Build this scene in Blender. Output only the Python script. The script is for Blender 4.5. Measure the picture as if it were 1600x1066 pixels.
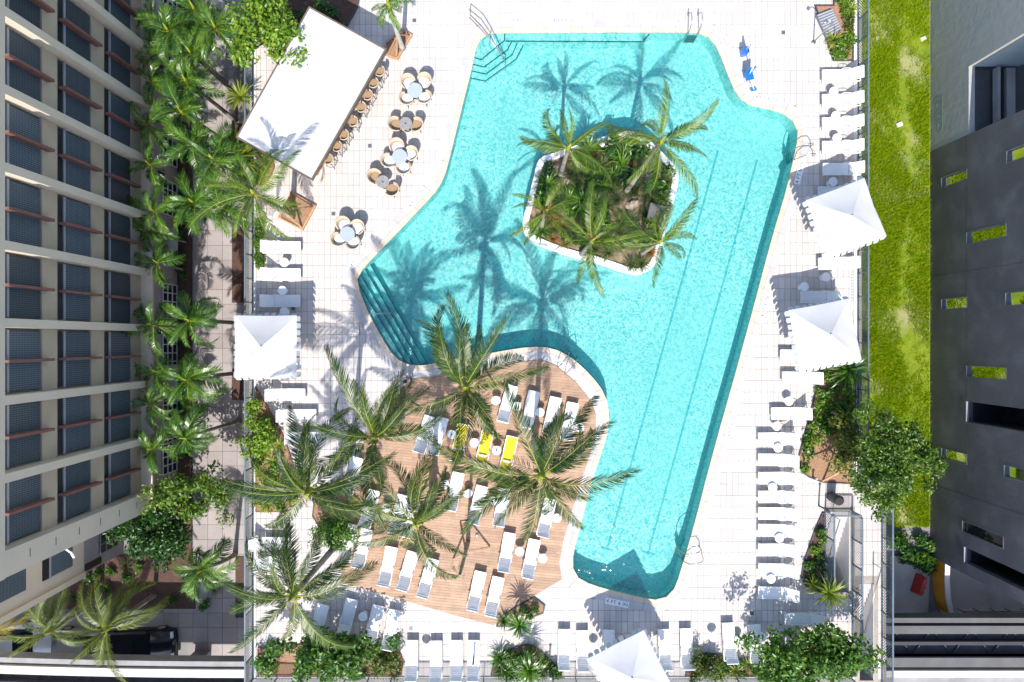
import bpy, math, random
import numpy as np
from mathutils import Vector, Matrix
from mathutils.geometry import tessellate_polygon

for _o in list(bpy.data.objects):
    bpy.data.objects.remove(_o)
S = bpy.context.scene
COL = S.collection
H, K = 36.0, 0.033            # camera height above the pool deck, metres per photo pixel on the deck

# ---------------------------------------------------------------- camera, sky, sun, exposure
cam = bpy.data.cameras.new('camera')
cam.sensor_width = 36.0
cam.lens = 36.0 * (H / K) / 1600.0
cam.clip_end = 400
cam.clip_start = 0.5
camo = bpy.data.objects.new('camera', cam)
camo.location = (0, 0, H)
COL.objects.link(camo)
S.camera = camo

SUN_TO = Vector((0.045, 0.77, -1.0)).normalized()     # direction the light travels
wd = bpy.data.worlds.new('World')
S.world = wd
wd.use_nodes = True
wn = wd.node_tree.nodes
sky = wn.new('ShaderNodeTexSky')
sky.sky_type = 'NISHITA'
sky.sun_disc = False
sky.sun_elevation = math.asin(-SUN_TO.z)
sky.sun_rotation = math.atan2(-SUN_TO.x, -SUN_TO.y)
sky.air_density = 1.0
sky.dust_density = 1.0
wn['Background'].inputs['Strength'].default_value = 0.15
wd.node_tree.links.new(sky.outputs[0], wn['Background'].inputs['Color'])

sun = bpy.data.lights.new('sun', 'SUN')
sun.energy = 3.4
sun.angle = math.radians(0.53)
sun.color = (1.0, 0.965, 0.91)
suno = bpy.data.objects.new('sun', sun)
suno.rotation_euler = SUN_TO.to_track_quat('-Z', 'Y').to_euler()
suno.location = (0, -20, 60)
COL.objects.link(suno)

S.view_settings.view_transform = 'Standard'
S.view_settings.look = 'None'
S.view_settings.gamma = 1.0
S.view_settings.exposure = 1.05
S.render.engine = 'CYCLES'
S.cycles.max_bounces = 5
S.cycles.use_adaptive_sampling = True
S.cycles.adaptive_threshold = 0.02
S.cycles.transparent_max_bounces = 12
S.cycles.caustics_reflective = False
S.cycles.caustics_refractive = False
try:
    S.cycles.use_denoising = True
    S.cycles.denoiser = 'OPENIMAGEDENOISE'
except Exception:
    pass

# ---------------------------------------------------------------- helpers
def gz(px, py, z=0.0):
    f = K * (H - z) / H
    return ((px - 800) * f, (533 - py) * f)
def g(px, py):
    return ((px - 800) * K, (533 - py) * K)
def g3(px, py, z=0.0, zz=None):
    x, y = gz(px, py, z)
    return Vector((x, y, z if zz is None else zz))
ORD = ['first', 'second', 'third', 'fourth', 'fifth', 'sixth', 'seventh', 'eighth', 'ninth', 'tenth', 'eleventh', 'twelfth',
       'thirteenth', 'fourteenth', 'fifteenth', 'sixteenth', 'seventeenth', 'eighteenth', 'nineteenth', 'twentieth', 'twenty-first',
       'twenty-second', 'twenty-third', 'twenty-fourth', 'twenty-fifth', 'twenty-sixth', 'twenty-seventh', 'twenty-eighth']
ORIG = {}                      # world origin of each root, so that parts can be given in world coordinates

def tag(o, label=None, cat=None, group=None, kind=None):
    if label: o['label'] = label
    if cat: o['category'] = cat
    if group: o['group'] = group
    if kind: o['kind'] = kind
    return o
def thing(name, label, cat, loc=(0, 0, 0), rz=0.0, group=None, kind=None):
    o = bpy.data.objects.new(name, None)
    o.empty_display_size = 0.2
    COL.objects.link(o)
    o.location = loc
    o.rotation_euler = (0, 0, rz)
    ORIG[o.name] = Vector(loc)
    return tag(o, label, cat, group, kind)
def inst(name, me, parent=None, loc=(0, 0, 0), rot=(0, 0, 0), scale=(1, 1, 1)):
    o = bpy.data.objects.new(name, me)
    COL.objects.link(o)
    o.location = loc
    o.rotation_euler = rot
    o.scale = scale
    if parent is not None:
        o.parent = parent
        ORIG[o.name] = ORIG.get(parent.name, Vector((0, 0, 0)))
    else:
        ORIG[o.name] = Vector((0, 0, 0))
    return o

class MB:
    def __init__(s):
        s.v, s.f, s.sm, s.mi, s.m = [], [], [], [], 0
    def add(s, vs, fs, smooth=False):
        n = len(s.v)
        s.v += [tuple(p) for p in vs]
        s.f += [tuple(i + n for i in f) for f in fs]
        s.sm += [smooth] * len(fs)
        s.mi += [s.m] * len(fs)
        return s
    def box(s, cx, cy, cz, sx, sy, sz, rz=0.0, taper=1.0):
        c, sn = math.cos(rz), math.sin(rz)
        vs = []
        for dz in (-1, 1):
            t = 1.0 if dz < 0 else taper
            for dx, dy in ((-1, -1), (1, -1), (1, 1), (-1, 1)):
                x, y = dx * sx / 2 * t, dy * sy / 2 * t
                vs.append((cx + x * c - y * sn, cy + x * sn + y * c, cz + dz * sz / 2))
        return s.add(vs, [(3, 2, 1, 0), (4, 5, 6, 7), (0, 1, 5, 4), (1, 2, 6, 5), (2, 3, 7, 6), (3, 0, 4, 7)])
    def bar(s, a, b, w, h=None, up=(0, 0, 1)):
        a, b = Vector(a), Vector(b)
        h = w if h is None else h
        d = (b - a).normalized()
        u = Vector(up)
        sd = d.cross(u)
        if sd.length < 1e-3:
            sd = d.cross(Vector((1, 0, 0)))
        sd.normalize()
        u = sd.cross(d).normalized()
        vs = []
        for p in (a, b):
            for i, j in ((-1, -1), (1, -1), (1, 1), (-1, 1)):
                vs.append(p + sd * (i * w / 2) + u * (j * h / 2))
        return s.add(vs, [(3, 2, 1, 0), (4, 5, 6, 7), (0, 1, 5, 4), (1, 2, 6, 5), (2, 3, 7, 6), (3, 0, 4, 7)])
    def tube(s, pts, r, n=6, caps=True):
        pts = [Vector(p) for p in pts]
        rs = r if isinstance(r, (list, tuple)) else [r] * len(pts)
        vs, fs = [], []
        ref = None
        for i, p in enumerate(pts):
            d = (pts[min(i + 1, len(pts) - 1)] - pts[max(i - 1, 0)])
            d = d.normalized() if d.length > 1e-9 else Vector((0, 0, 1))
            if ref is None:
                ref = d.orthogonal().normalized()
            a = (ref - d * ref.dot(d))
            a = a.normalized() if a.length > 1e-6 else d.orthogonal().normalized()
            ref = a
            b = d.cross(a)
            for k in range(n):
                t = 2 * math.pi * k / n
                vs.append(p + (a * math.cos(t) + b * math.sin(t)) * rs[i])
        for i in range(len(pts) - 1):
            for k in range(n):
                k2 = (k + 1) % n
                fs.append((i * n + k, i * n + k2, (i + 1) * n + k2, (i + 1) * n + k))
        s.add(vs, fs, True)
        if caps:
            m = len(s.v) - len(vs)
            s.f += [tuple(m + k for k in reversed(range(n))), tuple(m + (len(pts) - 1) * n + k for k in range(n))]
            s.sm += [False, False]
            s.mi += [s.m] * 2
        return s
    def lathe(s, cx, cy, prof, n=20, smooth=True):
        vs, fs = [], []
        for r, z in prof:
            for k in range(n):
                t = 2 * math.pi * k / n
                vs.append((cx + r * math.cos(t), cy + r * math.sin(t), z))
        for i in range(len(prof) - 1):
            for k in range(n):
                k2 = (k + 1) % n
                fs.append((i * n + k, i * n + k2, (i + 1) * n + k2, (i + 1) * n + k))
        s.add(vs, fs, smooth)
        m = len(s.v) - len(vs)
        s.f += [tuple(m + k for k in reversed(range(n))), tuple(m + (len(prof) - 1) * n + k for k in range(n))]
        s.sm += [False, False]
        s.mi += [s.m] * 2
        return s
    def prism(s, loops, z0, z1, top=True, bottom=False, side=True):
        if not isinstance(loops[0][0], (tuple, list, Vector)):
            loops = [loops]
        flat = [p for l in loops for p in l]
        n = len(flat)
        tri = tessellate_polygon([[Vector((p[0], p[1], 0)) for p in l] for l in loops]) if (top or bottom) else []
        def up(t):
            a, b, c = (flat[i] for i in t)
            return t if (b[0] - a[0]) * (c[1] - a[1]) - (b[1] - a[1]) * (c[0] - a[0]) > 0 else (t[0], t[2], t[1])
        tri = [up(t) for t in tri]
        vs = [(p[0], p[1], z1) for p in flat] + [(p[0], p[1], z0) for p in flat]
        fs = []
        if top: fs += tri
        if bottom: fs += [(t[0] + n, t[2] + n, t[1] + n) for t in tri]
        if side:
            o = 0
            for li, l in enumerate(loops):
                m = len(l)
                ccw = area(l) > 0
                if li: ccw = not ccw
                for i in range(m):
                    j = (i + 1) % m
                    q = (o + i, o + i + n, o + j + n, o + j)
                    fs.append(q if ccw else q[::-1])
                o += m
        return s.add(vs, fs)
    def mesh(s, name, mats):
        me = bpy.data.meshes.new(name)
        me.from_pydata(s.v, [], s.f)
        if not isinstance(mats, (list, tuple)): mats = [mats]
        for m in mats: me.materials.append(m)
        me.polygons.foreach_set('use_smooth', s.sm)
        if len(mats) > 1: me.polygons.foreach_set('material_index', s.mi)
        me.update()
        return me
    def build(s, name, mats, parent=None, local=False):
        if parent is not None and not local:
            o = ORIG.get(parent.name, Vector((0, 0, 0)))
            s.v = [(p[0] - o.x, p[1] - o.y, p[2] - o.z) for p in s.v]
        return inst(name, s.mesh(name, mats), parent)

def area(l):
    return 0.5 * sum(l[i][0] * l[(i + 1) % len(l)][1] - l[(i + 1) % len(l)][0] * l[i][1] for i in range(len(l)))
def ccw(l):
    return list(l) if area(l) > 0 else list(l)[::-1]
def chaikin(l, n=2):
    for _ in range(n):
        o = []
        for i in range(len(l)):
            a, b = l[i], l[(i + 1) % len(l)]
            o.append((a[0] * .75 + b[0] * .25, a[1] * .75 + b[1] * .25))
            o.append((a[0] * .25 + b[0] * .75, a[1] * .25 + b[1] * .75))
        l = o
    return l
def resample(l, step):
    n = len(l)
    seg = [math.dist(l[i], l[(i + 1) % n]) for i in range(n)]
    tot = sum(seg)
    m = max(3, round(tot / step))
    out, i, acc = [], 0, 0.0
    for k in range(m):
        t = tot * k / m
        while acc + seg[i] < t:
            acc += seg[i]; i += 1
        u = (t - acc) / seg[i] if seg[i] else 0
        a, b = l[i], l[(i + 1) % n]
        out.append((a[0] + (b[0] - a[0]) * u, a[1] + (b[1] - a[1]) * u))
    return out
def offset(l, d):
    """ccw polygon, d > 0 goes outward"""
    n = len(l)
    out = []
    for i in range(n):
        a, b, c = l[i - 1], l[i], l[(i + 1) % n]
        e1 = Vector((b[0] - a[0], b[1] - a[1])); e2 = Vector((c[0] - b[0], c[1] - b[1]))
        n1 = Vector((e1.y, -e1.x)); n2 = Vector((e2.y, -e2.x))
        if n1.length < 1e-9: n1 = n2
        if n2.length < 1e-9: n2 = n1
        n1.normalize(); n2.normalize()
        m = n1 + n2
        if m.length < 1e-6: m = n1
        m.normalize()
        k = d / max(0.5, m.dot(n1))
        out.append((b[0] + m.x * k, b[1] + m.y * k))
    return out
def inside(p, l):
    x, y = p
    r = False
    j = len(l) - 1
    for i in range(len(l)):
        xi, yi = l[i]; xj, yj = l[j]
        if (yi > y) != (yj > y) and x < (xj - xi) * (y - yi) / (yj - yi) + xi:
            r = not r
        j = i
    return r
def clip_half(l, n, c):
    out = []
    for i in range(len(l)):
        a, b = l[i], l[(i + 1) % len(l)]
        da, db = a[0] * n[0] + a[1] * n[1] - c, b[0] * n[0] + b[1] * n[1] - c
        if da <= 0: out.append(a)
        if (da < 0 < db) or (db < 0 < da):
            t = da / (da - db)
            out.append((a[0] + (b[0] - a[0]) * t, a[1] + (b[1] - a[1]) * t))
    return out
def poly(pts):
    return [g(*p) for p in pts]

# ---------------------------------------------------------------- materials
def newmat(name):
    m = bpy.data.materials.new(name)
    m.use_nodes = True
    nt = m.node_tree
    return m, nt, nt.nodes, nt.links, nt.nodes['Principled BSDF']
def mat(name, col, rough=0.6, var=0.12, scale=3.0, bump=0.0, bscale=40.0, metal=0.0, spec=0.5, col2=None, island=0.0, detail=6.0, stain=0.0, stain_scale=.6, stain_col=(.2, .18, .15)):
    m, nt, N, L, p = newmat(name)
    geo = N.new('ShaderNodeNewGeometry')
    no = N.new('ShaderNodeTexNoise')
    no.inputs['Scale'].default_value = scale
    no.inputs['Detail'].default_value = detail
    no.inputs['Roughness'].default_value = 0.65
    L.new(geo.outputs['Position'], no.inputs['Vector'])
    ra = N.new('ShaderNodeValToRGB')
    c2 = col2 or tuple(min(1, c * (1 + var)) for c in col)
    c1 = col if col2 else tuple(c * (1 - var) for c in col)
    ra.color_ramp.elements[0].position = 0.32
    ra.color_ramp.elements[1].position = 0.68
    ra.color_ramp.elements[0].color = (*c1, 1)
    ra.color_ramp.elements[1].color = (*c2, 1)
    L.new(no.outputs['Fac'], ra.inputs['Fac'])
    out = ra.outputs['Color']
    if stain:
        n2 = N.new('ShaderNodeTexNoise')
        n2.inputs['Scale'].default_value = stain_scale
        n2.inputs['Detail'].default_value = 8
        L.new(geo.outputs['Position'], n2.inputs['Vector'])
        mr = N.new('ShaderNodeMapRange')
        mr.inputs[1].default_value = .52; mr.inputs[2].default_value = .72
        mr.inputs[3].default_value = 0; mr.inputs[4].default_value = stain
        L.new(n2.outputs['Fac'], mr.inputs[0])
        mx = N.new('ShaderNodeMix'); mx.data_type = 'RGBA'
        mx.inputs[7].default_value = (*stain_col, 1)
        L.new(mr.outputs[0], mx.inputs[0]); L.new(out, mx.inputs[6])
        out = mx.outputs[2]
    if island:
        oi = N.new('ShaderNodeObjectInfo')
        ad = N.new('ShaderNodeMath'); ad.operation = 'ADD'
        L.new(geo.outputs['Random Per Island'], ad.inputs[0])
        L.new(oi.outputs['Random'], ad.inputs[1])
        fr = N.new('ShaderNodeMath'); fr.operation = 'FRACT'
        L.new(ad.outputs[0], fr.inputs[0])
        mr = N.new('ShaderNodeMapRange')
        mr.inputs[3].default_value = 1 - island; mr.inputs[4].default_value = 1 + island
        L.new(fr.outputs[0], mr.inputs[0])
        hs = N.new('ShaderNodeHueSaturation')
        L.new(mr.outputs[0], hs.inputs['Value'])
        L.new(out, hs.inputs['Color'])
        out = hs.outputs['Color']
    L.new(out, p.inputs['Base Color'])
    p.inputs['Roughness'].default_value = rough
    p.inputs['Metallic'].default_value = metal
    p.inputs['Specular IOR Level'].default_value = spec
    if bump:
        nb = N.new('ShaderNodeTexNoise')
        nb.inputs['Scale'].default_value = bscale
        nb.inputs['Detail'].default_value = 4
        L.new(geo.outputs['Position'], nb.inputs['Vector'])
        b = N.new('ShaderNodeBump')
        b.inputs['Strength'].default_value = bump
        b.inputs['Distance'].default_value = 0.02
        L.new(nb.outputs['Fac'], b.inputs['Height'])
        L.new(b.outputs['Normal'], p.inputs['Normal'])
    return m
def leafmat(name, dark, mid, light, rough=0.4, trans=0.35, spec=0.5):
    """one colour per leaf between dark and light, some light through the blade"""
    m, nt, N, L, p = newmat(name)
    geo = N.new('ShaderNodeNewGeometry')
    oi = N.new('ShaderNodeObjectInfo')
    ad = N.new('ShaderNodeMath'); ad.operation = 'MULTIPLY_ADD'
    ad.inputs[1].default_value = 0.35
    L.new(oi.outputs['Random'], ad.inputs[0])
    ml = N.new('ShaderNodeMath'); ml.operation = 'MULTIPLY'; ml.inputs[1].default_value = .75
    L.new(geo.outputs['Random Per Island'], ml.inputs[0])
    L.new(ml.outputs[0], ad.inputs[2])
    ra = N.new('ShaderNodeValToRGB')
    e = ra.color_ramp.elements
    e[0].position = 0.0; e[0].color = (*dark, 1)
    e[1].position = 1.0; e[1].color = (*light, 1)
    k = e.new(0.5); k.color = (*mid, 1)
    L.new(ad.outputs[0], ra.inputs['Fac'])
    L.new(ra.outputs['Color'], p.inputs['Base Color'])
    p.inputs['Roughness'].default_value = rough
    p.inputs['Specular IOR Level'].default_value = spec
    tr = N.new('ShaderNodeBsdfTranslucent')
    hs = N.new('ShaderNodeHueSaturation')
    hs.inputs['Saturation'].default_value = 1.1
    hs.inputs['Value'].default_value = 1.5
    L.new(ra.outputs['Color'], hs.inputs['Color'])
    L.new(hs.outputs['Color'], tr.inputs['Color'])
    mx = N.new('ShaderNodeMixShader')
    mx.inputs['Fac'].default_value = trans
    L.new(p.outputs[0], mx.inputs[1]); L.new(tr.outputs[0], mx.inputs[2])
    L.new(mx.outputs[0], N['Material Output'].inputs['Surface'])
    return m
M = {}
M['slab'] = mat('deck_mortar', (.31, .27, .23), .9, .15, 2.0)
M['concrete'] = mat('concrete', (.40, .38, .36), .85, .14, 1.2, bump=.25, stain=.5)
M['tile'] = mat('deck_tile', (.50, .455, .43), .75, .07, .35, bump=.15, bscale=60, island=.10, stain=.5, stain_scale=.22, stain_col=(.58, .47, .38))
M['coping'] = mat('coping_stone', (.52, .43, .335), .7, .10, 2.5, bump=.2, island=.08)
M['band'] = mat('coping_band', (.43, .405, .40), .75, .08, 1.5, bump=.15, island=.05)
M['plaster'] = mat('pool_plaster', (.37, .61, .59), .6, .04, .5)
M['nosing'] = mat('nosing_tile', (.01, .05, .05), .4, .2, 8)
M['lane'] = mat('lane_tile', (.12, .40, .42), .5, .1, 4)
M['white_wall'] = mat('white_render', (.74, .73, .71), .8, .06, 1.0, bump=.2, stain=.4, stain_col=(.5, .48, .45))
M['plank'] = mat('deck_plank', (.355, .222, .138), .65, .16, 2.2, bump=.2, island=.13, stain=.35, stain_col=(.26, .165, .11))
M['plank_under'] = mat('deck_underlay', (.10, .065, .045), .9)
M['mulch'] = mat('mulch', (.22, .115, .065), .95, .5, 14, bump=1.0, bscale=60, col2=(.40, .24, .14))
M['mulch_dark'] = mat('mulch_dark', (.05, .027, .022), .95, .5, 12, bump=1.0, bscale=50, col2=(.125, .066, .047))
M['soil'] = mat('island_soil', (.12, .075, .045), .95, .4, 4, bump=1.0, bscale=40, col2=(.33, .25, .16))
M['white_cloth'] = mat('white_canvas', (.475, .475, .48), .85, .03, 2.0, bump=.1, bscale=8)
M['white_metal'] = mat('white_metal', (.78, .78, .77), .4, .03, 2.0)
M['sling'] = mat('white_sling', (.72, .72, .715), .75, .04, 6, bump=.15, bscale=200)
M['yellow'] = mat('yellow_towel', (.78, .60, .02), .9, .06, 6, bump=.3, bscale=60)
M['white_plastic'] = mat('white_tabletop', (.76, .76, .76), .45, .03, 3)
M['blue_top'] = mat('glass_tabletop', (.33, .37, .44), .25, .04, 3)
M['grey_top'] = mat('slatted_tabletop', (.22, .21, .205), .6, .2, 9)
M['dark_metal'] = mat('dark_metal', (.05, .05, .055), .45, .2, 4, metal=.4)
M['steel'] = mat('stainless_rail', (.42, .41, .40), .28, .08, 4, metal=.9)
M['blue_fence'] = mat('fence_paint', (.10, .14, .17), .5, .12, 3)
M['wicker'] = mat('wicker', (.30, .20, .115), .8, .25, 30, bump=.6, bscale=80)
M['cream'] = mat('cream_rope', (.46, .365, .26), .8, .12, 20, bump=.4, bscale=90)
M['cushion'] = mat('white_cushion', (.74, .735, .73), .9, .04, 4)
M['charcoal'] = mat('charcoal', (.045, .048, .055), .6, .2, 3)
M['timber'] = mat('brace_timber', (.38, .22, .12), .75, .22, 5, bump=.3)
M['wood_box'] = mat('planter_wood', (.36, .18, .08), .8, .35, 9, bump=.6, col2=(.52, .30, .16))
M['trunk'] = mat('palm_bark', (.26, .225, .185), .9, .3, 6, bump=.8, bscale=18)
M['trunk_brown'] = mat('tree_bark', (.17, .12, .085), .9, .3, 8, bump=.8, bscale=25)
M['trunk_pale'] = mat('pale_bark', (.40, .37, .32), .9, .25, 6, bump=.6, bscale=18)
M['rachis'] = mat('frond_stalk', (.24, .26, .025), .5, .2, 4)
M['rock'] = mat('boulder', (.36, .28, .22), .9, .25, 3, bump=.7, bscale=10)
M['coco'] = leafmat('coco_leaf', (.008, .027, .005), (.028, .066, .010), (.110, .150, .015), .42, .20, .4)
M['coco_y'] = leafmat('coco_leaf_yellow', (.016, .048, .006), (.058, .125, .011), (.21, .255, .017), .42, .24, .4)
M['dry'] = leafmat('dry_leaf', (.10, .065, .025), (.20, .135, .06), (.30, .22, .11), .7, .2)
M['plaza_palm'] = leafmat('plaza_palm_leaf', (.010, .042, .006), (.040, .118, .012), (.125, .225, .018), .33, .24, .5)
M['ll_palm'] = leafmat('street_palm_leaf', (.020, .042, .008), (.065, .105, .014), (.19, .205, .02), .42, .25)
M['yellow_palm'] = leafmat('yellow_palm_leaf', (.12, .12, .01), (.32, .24, .015), (.42, .30, .03), .45, .35)
M['leaf'] = leafmat('broad_leaf', (.018, .060, .008), (.055, .145, .014), (.15, .26, .025), .35, .35)
M['leaf_bright'] = leafmat('bright_leaf', (.035, .10, .010), (.11, .22, .015), (.25, .34, .03), .38, .4)
M['leaf_olive'] = leafmat('olive_leaf', (.03, .055, .010), (.085, .125, .015), (.22, .22, .02), .45, .35)
M['leaf_fresh'] = leafmat('fresh_leaf', (.022, .062, .008), (.075, .150, .013), (.19, .265, .02), .4, .35)
M['leaf_deep'] = leafmat('deep_leaf', (.010, .042, .008), (.028, .095, .012), (.07, .17, .018), .35, .32)
M['strap'] = leafmat('strap_leaf', (.05, .10, .012), (.15, .21, .02), (.34, .38, .04), .4, .35)
M['tuft'] = leafmat('tuft_leaf', (.02, .045, .012), (.055, .09, .018), (.12, .15, .03), .5, .3)
M['tuft_red'] = leafmat('red_leaf', (.10, .03, .01), (.22, .09, .02), (.30, .16, .03), .5, .3)
M['grass'] = leafmat('grass_blade', (.085, .175, .002), (.20, .325, .004), (.38, .42, .010), .9, .3, .02)
M['grass_dry'] = leafmat('grass_dry', (.25, .22, .08), (.38, .33, .14), (.50, .44, .22), .7, .3, .2)
M['hotel'] = mat('hotel_wall', (.46, .37, .265), .85, .06, .6, bump=.15, stain=.3, stain_col=(.26, .22, .18))
M['hotel_light'] = mat('hotel_light', (.60, .50, .385), .85, .05, .6, bump=.15, stain=.3, stain_col=(.36, .32, .27))
M['hotel_grey'] = mat('hotel_lower_wall', (.34, .31, .305), .85, .06, .5, bump=.15, stain=.3, stain_col=(.2, .19, .19))
M['fin'] = mat('terracotta_fin', (.19, .082, .065), .7, .12, 3)
M['frame_metal'] = mat('window_frame', (.33, .33, .36), .45, .05, 2)
M['win_dark'] = mat('window_vent', (.012, .012, .016), .35, .2, 2)
M['dark_facade'] = mat('charcoal_facade', (.098, .092, .110), .55, .20, .35, bump=.4, bscale=6, stain=.7, stain_scale=.7, stain_col=(.15, .145, .165))
M['reveal'] = mat('pale_blue_reveal', (.42, .50, .56), .6, .08, 1.0)
M['fascia'] = mat('roof_fascia', (.12, .085, .065), .7, .2, 4)
M['grey_stucco'] = mat('grey_stucco', (.34, .335, .325), .85, .10, .6, bump=1.0, bscale=2.2, stain=.4, stain_col=(.27, .28, .24))
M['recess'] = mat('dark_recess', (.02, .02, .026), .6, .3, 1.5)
M['paver'] = mat('plaza_paver', (.31, .27, .255), .85, .10, .8, bump=.25, island=.10, stain=.5, stain_col=(.30, .25, .22))
M['street'] = mat('street_ground', (.20, .19, .18), .9, .2, .5, bump=.3, stain=.5, stain_col=(.10, .09, .085))
M['asphalt'] = mat('asphalt', (.06, .06, .063), .9, .2, 2, bump=.4)
M['grass_soil'] = mat('lawn_soil', (.09, .17, .006), .95, .5, 1.2, bump=.8, bscale=30, col2=(.22, .26, .02), spec=.1, stain=.8, stain_scale=.45, stain_col=(.42, .36, .24))
M['navy'] = mat('navy_paint', (.01, .02, .06), .5, .1, 4)
M['marker'] = mat('marker_tile', (.70, .71, .72), .4, .03, 3)
M['blue_plastic'] = mat('blue_plastic', (.01, .13, .52), .35, .08, 4)
M['red_plastic'] = mat('red_plastic', (.42, .03, .02), .45, .1, 4)
M['orange'] = mat('orange_paint', (.62, .27, .02), .55, .10, 2, stain=.3, stain_col=(.35, .16, .03))
M['rubber'] = mat('rubber', (.02, .02, .02), .8)
M['car_white'] = mat('car_white', (.55, .57, .60), .22, .02, 1)
M['car_silver'] = mat('car_silver', (.42, .40, .40), .25, .02, 1, metal=.3)
M['car_black'] = mat('car_black', (.012, .014, .02), .2, .05, 1)
M['car_glass'] = mat('car_glass', (.008, .012, .02), .08, .05, 1)
M['skin'] = mat('skin', (.48, .28, .19), .5, .06, 8)
M['hair'] = mat('dark_hair', (.02, .012, .01), .6, .2, 20)
M['shirt'] = mat('pale_shirt', (.62, .45, .42), .9, .05, 6)
M['guide'] = mat('guideway_concrete', (.27, .26, .255), .85, .12, 1.0, bump=.3, stain=.6, stain_col=(.13, .12, .12))
M['guide_light'] = mat('guideway_parapet', (.56, .52, .47), .8, .08, 1.0, bump=.2, stain=.4, stain_col=(.36, .32, .28))
M['guide_dark'] = mat('guideway_trough', (.035, .037, .045), .7, .3, 2)
M['guide_steel'] = mat('guideway_steel', (.17, .18, .20), .5, .15, 2, metal=.3)
M['guide_shade'] = mat('guideway_shaded_stained', (.10, .096, .094), .8, .15, 1.0, bump=.3, stain=.6, stain_col=(.08, .08, .085))  # guideway concrete with its shade put into the base colour, plus random stains
M['guide_steel_dark'] = mat('guideway_steel_dark', (.022, .023, .027), .6, .2, 2)  # darker copy of the guideway steel, shade put into the colour
M['brick_edge'] = mat('planter_edge', (.25, .10, .06), .85, .3, 6, bump=.4)
M['sage'] = mat('pale_green_metal', (.16, .24, .21), .6, .1, 4)

# screen glass with a square grid (flat print finer than a few pixels)
def grid_glass():
    m, nt, N, L, p = newmat('screen_glass')
    tc = N.new('ShaderNodeNewGeometry')
    br = N.new('ShaderNodeTexBrick')
    br.offset = 0.0
    br.inputs['Color1'].default_value = (.010, .026, .050, 1)
    br.inputs['Color2'].default_value = (.016, .036, .066, 1)
    br.inputs['Mortar'].default_value = (.15, .185, .21, 1)
    br.inputs['Scale'].default_value = 1.0
    br.inputs['Mortar Size'].default_value = 0.014
    br.inputs['Brick Width'].default_value = 0.085
    br.inputs['Row Height'].default_value = 0.085
    sp = N.new('ShaderNodeSeparateXYZ'); cb = N.new('ShaderNodeCombineXYZ')
    L.new(tc.outputs['Position'], sp.inputs[0])
    L.new(sp.outputs['Y'], cb.inputs['X']); L.new(sp.outputs['Z'], cb.inputs['Y'])
    L.new(cb.outputs[0], br.inputs['Vector'])
    oi = N.new('ShaderNodeObjectInfo'); mr = N.new('ShaderNodeMapRange')
    mr.inputs[3].default_value = .45; mr.inputs[4].default_value = 1.15
    L.new(oi.outputs['Random'], mr.inputs[0])
    hs = N.new('ShaderNodeHueSaturation'); L.new(mr.outputs[0], hs.inputs['Value']); L.new(br.outputs['Color'], hs.inputs['Color'])
    L.new(hs.outputs['Color'], p.inputs['Base Color'])
    p.inputs['Roughness'].default_value = 0.5
    p.inputs['Specular IOR Level'].default_value = 0.25
    return m
M['screen'] = grid_glass()
def mirror_glass():
    m, nt, N, L, p = newmat('mirror_glass')
    p.inputs['Base Color'].default_value = (.72, .76, .74, 1)
    p.inputs['Metallic'].default_value = 1.0
    p.inputs['Roughness'].default_value = 0.03
    return m
M['mirror'] = mirror_glass()
def dark_glass():
    m, nt, N, L, p = newmat('dark_glass')
    p.inputs['Base Color'].default_value = (.010, .016, .022, 1)
    p.inputs['Roughness'].default_value = 0.06
    return m
M['glass_dark'] = dark_glass()
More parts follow.
